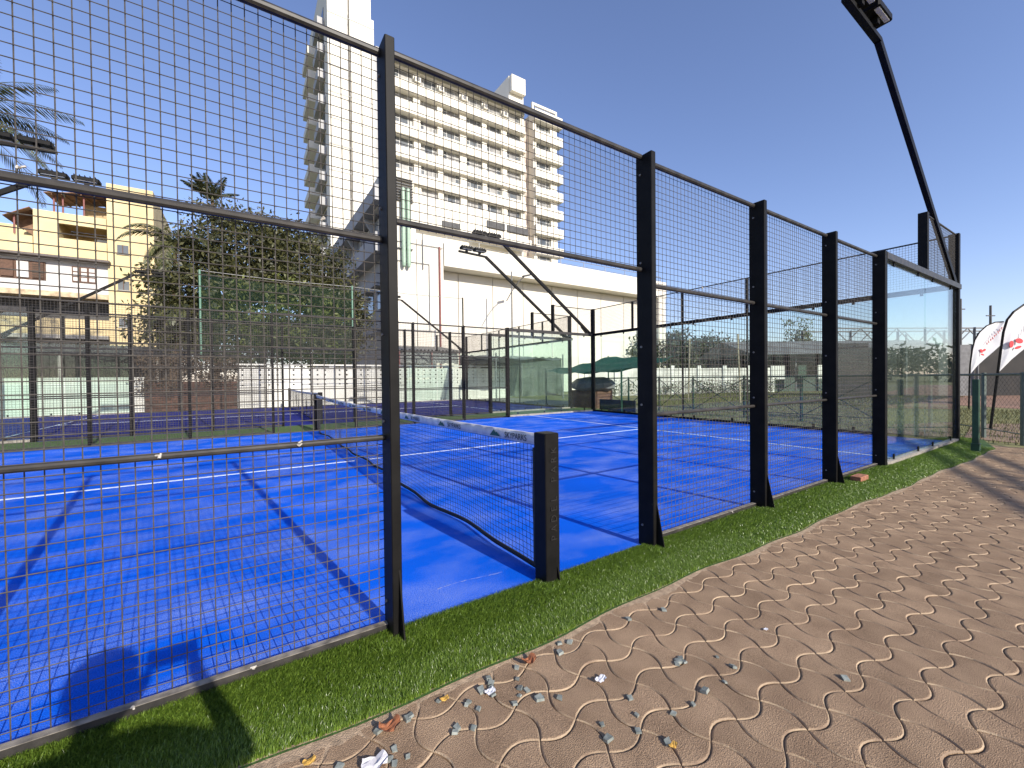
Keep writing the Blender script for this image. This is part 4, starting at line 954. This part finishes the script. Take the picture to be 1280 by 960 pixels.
# grey tarpaulin roof further back
t = thing('tarpaulin_shelter', 'grey tarpaulin shelter behind the indigo court\'s end glass', 'shelter', (13.5, 22, -0.06))
mb = MB(); n = 12; vs = []
for i in range(n+1):
    for j in range(n+1):
        a, b = i/n, j/n; vs.append((11.2+5.2*a, 19.5+5*b, 2.55+0.45*b-0.35*math.sin(math.pi*a)*math.sin(math.pi*b)+0.06*math.sin(a*13+b*9)))
mb.add(vs, [(i*(n+1)+j, (i+1)*(n+1)+j, (i+1)*(n+1)+j+1, i*(n+1)+j+1) for i in range(n) for j in range(n)])
part('roof_sheet', mb, MATS['grey_tarpaulin'], t, smooth=True)
part('side_sheet', corrugated(11.3, 20.5, 24.5, -0.05, 24.6, 3.0, 0.7, 0.06), mat('mossy_sheet', (0.10,0.11,0.09), 0.9, 0.3, 1.2, c2=(0.045,0.05,0.04)), t)
for x, y in ((11.2, 19.5), (16.4, 19.5), (11.2, 24.4), (16.4, 24.4)): part('post', MB().tube((x, y, -0.06), (x, y, 2.9), 0.05, 6), greysteel, t)
# practice netting on leaning poles in the field
t = thing('practice_net', 'square-meshed practice net on leaning poles in the field', 'net', (20, 12, -0.06))
for y, lean in ((15.4, 0.15), (12.6, -0.1), (9.6, 0.12)): part('pole', MB().tube((20, y, -0.06), (20, y+lean, 3.5), 0.045, 6), mat('bamboo', (0.42,0.36,0.24), 0.7), t)
mb = MB()
for k in range(30): mb.tube((20, 9.6+k*0.2, 1.5), (20.0, 9.6+k*0.2, 3.4), 0.006, 3, cap=False)
for k in range(11): mb.tube((20, 9.6, 1.5+k*0.19), (20, 15.4, 1.5+k*0.19), 0.006, 3, cap=False)
part('netting', mb, greysteel, t)
# street lamp before the hall
t = thing('street_lamp', 'thin street lamp with curved bracket in front of the hall', 'street lamp', (16.6, 26, -0.05))
part('pole', MB().tube((16.6, 26, -0.05), (16.6, 26, 9.9), 0.08, 8, 0.05), greysteel, t)
part('bracket', MB().path([(16.1, 26, 7.5), (16.6, 26, 8.3), (17.2, 26, 9.1), (17.9, 26, 9.7)], 0.04, 6), darkgrey, t)
part('lamp_head', MB().bar((17.7, 26, 9.65), (18.4, 26, 9.85), 0.25, 0.12), darkgrey, t)
# gantry beside the path, out of the picture, whose shadow crosses the pavers
t = thing('path_gantry', 'steel lattice gantry on two legs standing back from the paved path', 'gantry', (8, -9.5, -0.06))
dg = Vector((0.917, 0.397, 0)); c0 = Vector((7.5, -9.55, 0)); pa, pb = c0-dg*3.6, c0+dg*6
for z in (4.0, 4.2, 4.4): part('chord', MB().bar(pa+Z(z), pb+Z(z), 0.07, 0.07), greysteel, t)
for k in range(12):
    p = pa.lerp(pb, k/12); q = pa.lerp(pb, (k+1)/12); part('diagonal', MB().bar(p+Z(4.0 if k % 2 else 4.4), q+Z(4.4 if k % 2 else 4.0), 0.03, 0.03), greysteel, t)
for p in (pa, pb): part('leg', MB().bar(p+Z(-.06), p+Z(4.45), 0.14, 0.14, (1,0,0)), greysteel, t)
# pump house with tank across the path: what the corner glass mirrors
t = thing('tank_house', 'grey pump house with a round water tank on its flat roof across the path', 'building', (30, -11, -0.06))
part('wall', MB().box(24, 36, -18, -12, -0.06, 3.4), concrete, t); part('roof_slab', MB().box(23.7, 36.3, -18.3, -11.7, 3.402, 3.6), concrete, t)
part('tank', MB().lathe((28, -13.5, 3.6), [(0.9, 0), (0.95, 0.2), (0.95, 1.9), (0.7, 2.3), (0.3, 2.45), (0.3, 2.6)], 18), darkgrey, t)
part('door', MB().box(29, 30, -11.99, -11.93, 0, 2.1), greysteel, t)
for x in (33, 35): part('roof_post', MB().box(x, x+0.3, -14, -13.7, 3.6, 6.3), concrete, t)
part('roof_beam', MB().box(32.6, 35.7, -14.1, -13.6, 6.302, 6.7), concrete, t)

# ================================================================== FEATHER FLAGS
red = mat('flag_red_print', (0.62, 0.02, 0.03), 0.6)
flagm = leaf_mat('flag_polyester', (0.74, 0.73, 0.74), (0.76, 0.75, 0.76), 0.6, 0.3)
rgt = Vector((0.84, -0.5427, 0)).normalized(); fw = Vector((0.5427, 0.84, 0)).normalized()
def flag(label, depth, base_px, pole, lower, logos, glyphs):
    """outline given as offsets in metres from the foot: to_w((right, up))"""
    s = depth/521.68
    foot = CAM+fw*depth+rgt*((base_px[0]-640)*s); foot.z = -0.06
    t = thing('feather_flag', label, 'flag', foot, 'feather flags by the field fence')
    def W(px, dy=0.0): return CAM+fw*(depth+dy)+rgt*((px[0]-640)*s)+Vector((0, 0, (469.5-px[1])*s))
    pts = [foot]+[W(p) for p in pole]
    mb = MB()
    for k in range(len(pts)-1): mb.tube(pts[k], pts[k+1], 0.028-0.0012*k, 7)
    part('pole', mb, black, t)
    n = 24
    def along(poly, f):
        Ls = [math.hypot(b[0]-a[0], b[1]-a[1]) for a, b in zip(poly[:-1], poly[1:])]; T = f*sum(Ls)
        for (a, b), l in zip(zip(poly[:-1], poly[1:]), Ls):
            if T <= l or (a, b) == (poly[-2], poly[-1]): k = min(1, T/l); return (a[0]+(b[0]-a[0])*k, a[1]+(b[1]-a[1])*k)
            T -= l
    vs = []; m_ = 8
    for i in range(n+1):
        p, q = along(pole, i/n), along(lower, i/n)
        for j in range(m_+1):
            f = j/m_; px = (p[0]+(q[0]-p[0])*f, p[1]+(q[1]-p[1])*f)
            vs.append(W(px, 0.05*math.sin(f*7+i*0.25)*min(1, f*3)*min(1, i/5)))
    mb = MB(); mb.add(vs, [(i*(m_+1)+j, (i+1)*(m_+1)+j, (i+1)*(m_+1)+j+1, i*(m_+1)+j+1) for i in range(n) for j in range(m_)])
    sail = part('sail', mb, flagm, t, smooth=True)
    for cx, cy, a, b, th in logos:
        ring = [(cx+a*math.cos(k*math.pi/8)*math.cos(th)-b*math.sin(k*math.pi/8)*math.sin(th), cy+a*math.cos(k*math.pi/8)*math.sin(th)+b*math.sin(k*math.pi/8)*math.cos(th)) for k in range(16)]
        part('red_emblem', MB().prism([W(p, -0.075) for p in ring], fw*0.01), red, sail)
    for (x0, y0, x1, y1) in glyphs: part('red_letter_stroke', MB().bar(W((x0, y0), -0.075), W((x1, y1), -0.075), 0.02, 0.006), red, sail)
    return t
random.seed(21)
gl = []
for k in range(9):
    x = 1231.0+k*2.3; y = 434-k*2.35
    gl += [(x, y, x-0.7, y-3.0)]
    if k % 2 == 0: gl += [(x-0.4, y-1.5, x+1.2, y-2.6)]
    elif k % 3 == 0: gl += [(x, y, x+1.3, y-1.0)]
flag('white feather flag with faint red lettering, farther one behind the gate fence', 16.0, (1211, 510), [(1212,471),(1212.6,458),(1215,440),(1218,428),(1224,418),(1233,410),(1244,405.5),(1254,405)], [(1212,471),(1226,457),(1240,443),(1248,435),(1252,420),(1254.5,405.5)],
     [(1224,441.5,2.6,1.5,1.2),(1227.5,440.5,2.3,1.4,-0.6),(1225.5,446,2.2,1.0,0.4)], gl)
gl = [(1277, 424, 1275.5, 418), (1276.3, 421.5, 1279, 417), (1276.3, 421.3, 1280, 421.6)]
for k in range(7): gl.append((1283+k*4, 418-k*4.6, 1281.6+k*4, 412-k*4.6))
flag('white feather flag with large red emblem, nearer one leaning over the gate fence', 10.2, (1238, 534), [(1247,469.5),(1250.4,443),(1253.9,418),(1258.4,403),(1266.5,393),(1280,383.8),(1296,378),(1312,376),(1322,378)], [(1247,469.5),(1262,457),(1280,440),(1298,425),(1310,412),(1318,398),(1322,379)],
     [(1259.8,433.5,2.6,4.3,0.15),(1269.5,429.5,4.6,3.2,0.25),(1268.0,437.6,4.3,1.6,-0.35)], gl)

# ================================================================== LITTER ON THE PAVERS
random.seed(5)
chipm = mat('grey_green_chip', (0.25, 0.265, 0.235), 0.5, 0.2, 60, c2=(0.15, 0.17, 0.155), isl=0.2)
chip_data = []
for k in range(5):
    mb = MB(); w, l, h = random.uniform(.010,.014), random.uniform(.010,.016), random.uniform(.006,.010)
    base = [(-w,-l),(w*random.uniform(.7,1.1),-l*random.uniform(.7,1.1)),(w,l*random.uniform(.6,1)),(-w*random.uniform(.5,1),l)]
    vs = [(x,y,0) for x,y in base]+[(x*.92,y*.92,h*random.uniform(.8,1.2)) for x,y in base]
    mb.add(vs, [(3,2,1,0),(4,5,6,7),(0,1,5,4),(1,2,6,5),(2,3,7,6),(3,0,4,7)]); chip_data.append(mb.mesh('stone_chip', chipm))
pos = [(-.344,-.529),(-.295,-.55),(-.616,-.554),(-.535,-.542),(-.653,-.617),(-.675,-.671),(-.657,-.694),(-.699,-.701),(-.738,-.725),(-.643,-.762),(-.628,-.765),(-.389,-.584),(-.569,-.804),
  (.054,-.928),(.045,-.954),(.006,-.943),(.03,-.935),(-.376,-1.036),(-.519,-.993),(-.548,-1.055),(-.329,-.962),(-.045,-1.108),(-.147,-1.125),(-.252,-1.111),(-.379,-1.18),(.331,-.625),(.098,-.574),(-.428,-1.09),
  (-.791,-.635),(-.761,-.559),(-.775,-.60),(-.815,-.589),(.204,-1.017),(-.991,-.543),(-1.112,-.553),(-1.125,-.56),(-.904,-.623),(-.89,-.615),(-.873,-.669),(-.981,-.703),(-.999,-.719),(-.933,-.74),(-1.208,-.664),(-1.233,-.693),(-1.226,-.721),(-1.179,-.718),(-.82,-.594),(-.758,-.544),(-.761,-.573),(-1.234,-.554),(.199,-1.094),(.078,-1.126),(-.042,-1.11),(.528,-1.403),(-1.386,-.627)]
for x, y in pos:
    o = link('stone_chip', random.choice(chip_data)); o.location = (x, y, -0.001); s = random.uniform(.75, 1.2); o.scale = (s, s, s)
    o.rotation_euler = (random.uniform(-.25,.25), random.uniform(-.25,.25), random.uniform(0, 6.3))
    o['label'] = 'small grey-green stone chip lying on the pavers near the turf'; o['category'] = 'stone chip'; o['group'] = 'grey-green chips on the pavers'
paperm = mat('crumpled_paper', (0.72, 0.72, 0.74), 0.8)
def scrap(x, y, size, mt, name, label, cat, seed, curl=0.5):
    rd = random.Random(seed); n = 5; vs = []
    for i in range(n+1):
        for j in range(n+1):
            a, b = i/n-0.5, j/n-0.5; e = 1-0.5*abs(b)*(abs(a) > 0.3)
            vs.append((x+a*size*e+rd.uniform(-.1,.1)*size/n, y+b*size*0.6+rd.uniform(-.1,.1)*size/n, 0.004+abs(a)*size*curl*0.5+rd.uniform(0, .22)*size*0.5))
    mb = MB().add(vs, [(i*(n+1)+j,(i+1)*(n+1)+j,(i+1)*(n+1)+j+1,i*(n+1)+j+1) for i in range(n) for j in range(n)])
    return single(name, mb, mt, label, cat, (x, y, 0.0))
scrap(-.36,-.825,.055,paperm,'paper_scrap','crumpled white scrap of paper alone in the middle of a paver','paper scrap',1)
scrap(-.793,-.622,.05,paperm,'paper_scrap','white paper scrap among the stone chips at the turf edge','paper scrap',2)
scrap(-1.285,-.69,.09,MATS['net_tape'],'paper_scrap','grey-white torn wrapper beside a cluster of chips','wrapper',3)
scrap(.61,-1.036,.028,paperm,'paper_scrap','tiny white fleck of paper far from the other litter','paper scrap',4,0.2)
lf = mat('dry_leaf_orange', (0.36, 0.13, 0.05), 0.7, 0.3, 60, c2=(0.16, 0.06, 0.03)); lf2 = mat('dry_leaf_yellow', (0.62, 0.36, 0.07), 0.6, 0.2, 50)
scrap(-.555,-.565,.075,lf,'dry_leaf','curled orange brown leaf against the turf behind the chips','leaf',5,1.3)
scrap(-1.2,-.575,.085,lf,'dry_leaf','curled reddish leaf with dark edge at the turf edge','leaf',6,1.2)
scrap(-.381,-1.204,.035,lf2,'dry_leaf','small yellow leaf beside a chip on the pavers','leaf',7,0.9)
scrap(-.968,-.551,.04,lf2,'dry_leaf','small orange yellow leaf on the sand at the turf edge','leaf',8,0.6)
scrap(-1.471,-.555,.045,lf2,'dry_leaf','pale yellowish leaf on the sandy turf edge','leaf',9,0.6)
single('loose_brick', MB().cbox(4.62, 4.86, -0.19, -0.08, 0.005, 0.075, 0.006), mat('loose_brick_red', (0.36, 0.15, 0.085), 0.9, 0.25, 25, bump=0.5), 'single red brick lying on the turf at the foot of a post', 'brick', (4.74, -0.13, 0))

# ================================================================== PHOTOGRAPHER (behind the camera; casts the shadow on the court)
def skinned(name, joints, edges, mt, parent, root, sub=2):
    me = bpy.data.meshes.new(name); W = world_of(parent)
    keys = list(joints); idx = {k: i for i, k in enumerate(keys)}
    me.from_pydata([Vector(joints[k][0])-W for k in keys], [(idx[a], idx[b]) for a, b in edges], [])
    o = link(name, me, parent); sm = o.modifiers.new('skin', 'SKIN'); sm.use_smooth_shade = True
    for k in keys:
        v = me.skin_vertices[0].data[idx[k]]; r = joints[k][1]; v.radius = r if isinstance(r, tuple) else (r, r); v.use_root = (k == root)
    ss = o.modifiers.new('subdivision', 'SUBSURF'); ss.levels = sub; ss.render_levels = sub
    me.materials.append(mt); return o
px, py = -1.76, -2.86
t = thing('person', 'standing person in a dark shirt holding up a phone with bent arms', 'person', (px, py, 0))
skinm = mat('skin', (0.30, 0.16, 0.10), 0.55, 0.08, 20); shirt = mat('dark_shirt', (0.03, 0.035, 0.05), 0.85, 0.2, 12); jeans = mat('blue_jeans', (0.04, 0.055, 0.09), 0.9, 0.2, 30)
J = {'pelvis': ((px, py-0.02, 0.90), (0.15, 0.11)), 'waist': ((px, py-0.03, 1.06), (0.135, 0.10)), 'chest': ((px, py-0.02, 1.25), (0.165, 0.11)), 'neckbase': ((px, py, 1.385), (0.085, 0.075)), 'neck': ((px, py+0.03, 1.44), 0.052), 'chin': ((px, py+0.06, 1.495), (0.062, 0.068)), 'head': ((px, py+0.05, 1.575), (0.078, 0.095)), 'crown': ((px, py+0.035, 1.645), (0.062, 0.075))}
E_ = [('pelvis','waist'),('waist','chest'),('chest','neckbase'),('neckbase','neck'),('neck','chin'),('chin','head'),('head','crown')]
PHX = -1.60      # phone centre; its lens sits near one end, at the camera
for s, tag in ((-1, 'l'), (1, 'r')):
    J.update({tag+'sh': ((px+s*0.18, py, 1.35), 0.062), tag+'el': ((px+(0.40 if s > 0 else -0.24), py+0.24, 1.11), 0.046), tag+'wr': ((PHX+s*0.095, py+0.55, 1.275), 0.03),
              tag+'hip': ((px+s*0.09, py-0.01, 0.84), 0.088), tag+'kn': ((px+s*0.11, py+0.02, 0.47), 0.058), tag+'an': ((px+s*0.12, py-0.03, 0.09), 0.040), tag+'toe': ((px+s*0.14, py+0.14, 0.035), (0.042, 0.03))})
    E_ += [('chest',tag+'sh'),(tag+'sh',tag+'el'),(tag+'el',tag+'wr'),('pelvis',tag+'hip'),(tag+'hip',tag+'kn'),(tag+'kn',tag+'an'),(tag+'an',tag+'toe')]
    # hand: palm and five fingers closing on the phone's edge
    J[tag+'pm'] = ((PHX+s*0.085, py+0.625, 1.292), (0.03, 0.016)); E_.append((tag+'wr', tag+'pm'))
body = skinned('body', J, E_, skinm, t, 'pelvis')
for s in (-1, 1):
    for k in range(4):
        z = 1.335-0.02*k
        skinned('finger', {'a': ((PHX+s*0.085, py+0.64, 1.31-0.012*k), 0.0095), 'b': ((PHX+s*0.092, py+0.68, z), 0.009), 'c': ((PHX+s*(0.086-0.002*k), py+0.712, z+0.003), 0.008), 'd': ((PHX+s*(0.070-0.003*k), py+0.716, z+0.004), 0.0075)}, [('a','b'),('b','c'),('c','d')], skinm, t, 'a', 1)
    skinned('thumb', {'a': ((PHX+s*0.08, py+0.615, 1.30), 0.011), 'b': ((PHX+s*0.075, py+0.65, 1.328), 0.010), 'c': ((PHX+s*0.05, py+0.672, 1.338), 0.0085)}, [('a','b'),('b','c')], skinm, t, 'a', 1)
# clothes as looser shells over the same joints
def grow(keys, k): return {q: (J[q][0], tuple(v*k for v in J[q][1]) if isinstance(J[q][1], tuple) else J[q][1]*k) for q in keys}
sj = grow(['pelvis','waist','chest','neckbase','lsh','rsh','lel','rel'], 1.13)
sj['lel'] = (tuple(Vector(J['lsh'][0]).lerp(Vector(J['lel'][0]), 0.75)), 0.062); sj['rel'] = (tuple(Vector(J['rsh'][0]).lerp(Vector(J['rel'][0]), 0.75)), 0.062)
skinned('shirt', sj, [('pelvis','waist'),('waist','chest'),('chest','neckbase'),('chest','lsh'),('lsh','lel'),('chest','rsh'),('rsh','rel')], shirt, t, 'pelvis')
tj = grow(['pelvis','lhip','rhip','lkn','rkn','lan','ran'], 1.14)
skinned('trousers', tj, [('pelvis','lhip'),('lhip','lkn'),('lkn','lan'),('pelvis','rhip'),('rhip','rkn'),('rkn','ran')], jeans, t, 'pelvis')
for s in (-1, 1): part('shoe', MB().cbox(px+s*0.13-0.05, px+s*0.13+0.05, py-0.10, py+0.19, 0.0, 0.075, 0.025), mat('shoe_leather', (0.05,0.045,0.04), 0.6), t)
hair = MB().lathe((px, py+0.03, 1.575), [(0.112, -0.04), (0.128, 0.02), (0.128, 0.07), (0.105, 0.115), (0.06, 0.145), (0.02, 0.15)], 16); part('hair', hair, mat('black_hair', (0.01, 0.008, 0.007), 0.5), t, smooth=True)
for s in (-1, 1):
    part('ear', MB().lathe((px+s*0.083, py+0.045, 1.545), [(0.006, 0), (0.014, 0.015), (0.016, 0.04), (0.008, 0.055)], 8), skinm, t, smooth=True)
    part('eye', MB().lathe((px+s*0.032, py+0.141, 1.57), [(0.004, -0.008), (0.010, 0), (0.004, 0.008)], 8), mat('eye_white', (0.6,0.58,0.55), 0.3), t, smooth=True)
part('nose', MB().prism([(px-0.014, py+0.14, 1.53), (px+0.014, py+0.14, 1.53), (px, py+0.135, 1.575)], (0, 0.022, -0.004)), skinm, t)
part('mouth', MB().box(px-0.024, px+0.024, py+0.118, py+0.131, 1.503, 1.511), mat('lips', (0.28, 0.10, 0.08), 0.5), t)
tp = thing('phone', 'thin dark phone held upright in both hands of the photographer', 'phone', (PHX, py+0.69, 1.26))
part('case', MB().cbox(PHX-0.078, PHX+0.078, py+0.686, py+0.695, 1.262, 1.345, 0.004), black, tp)
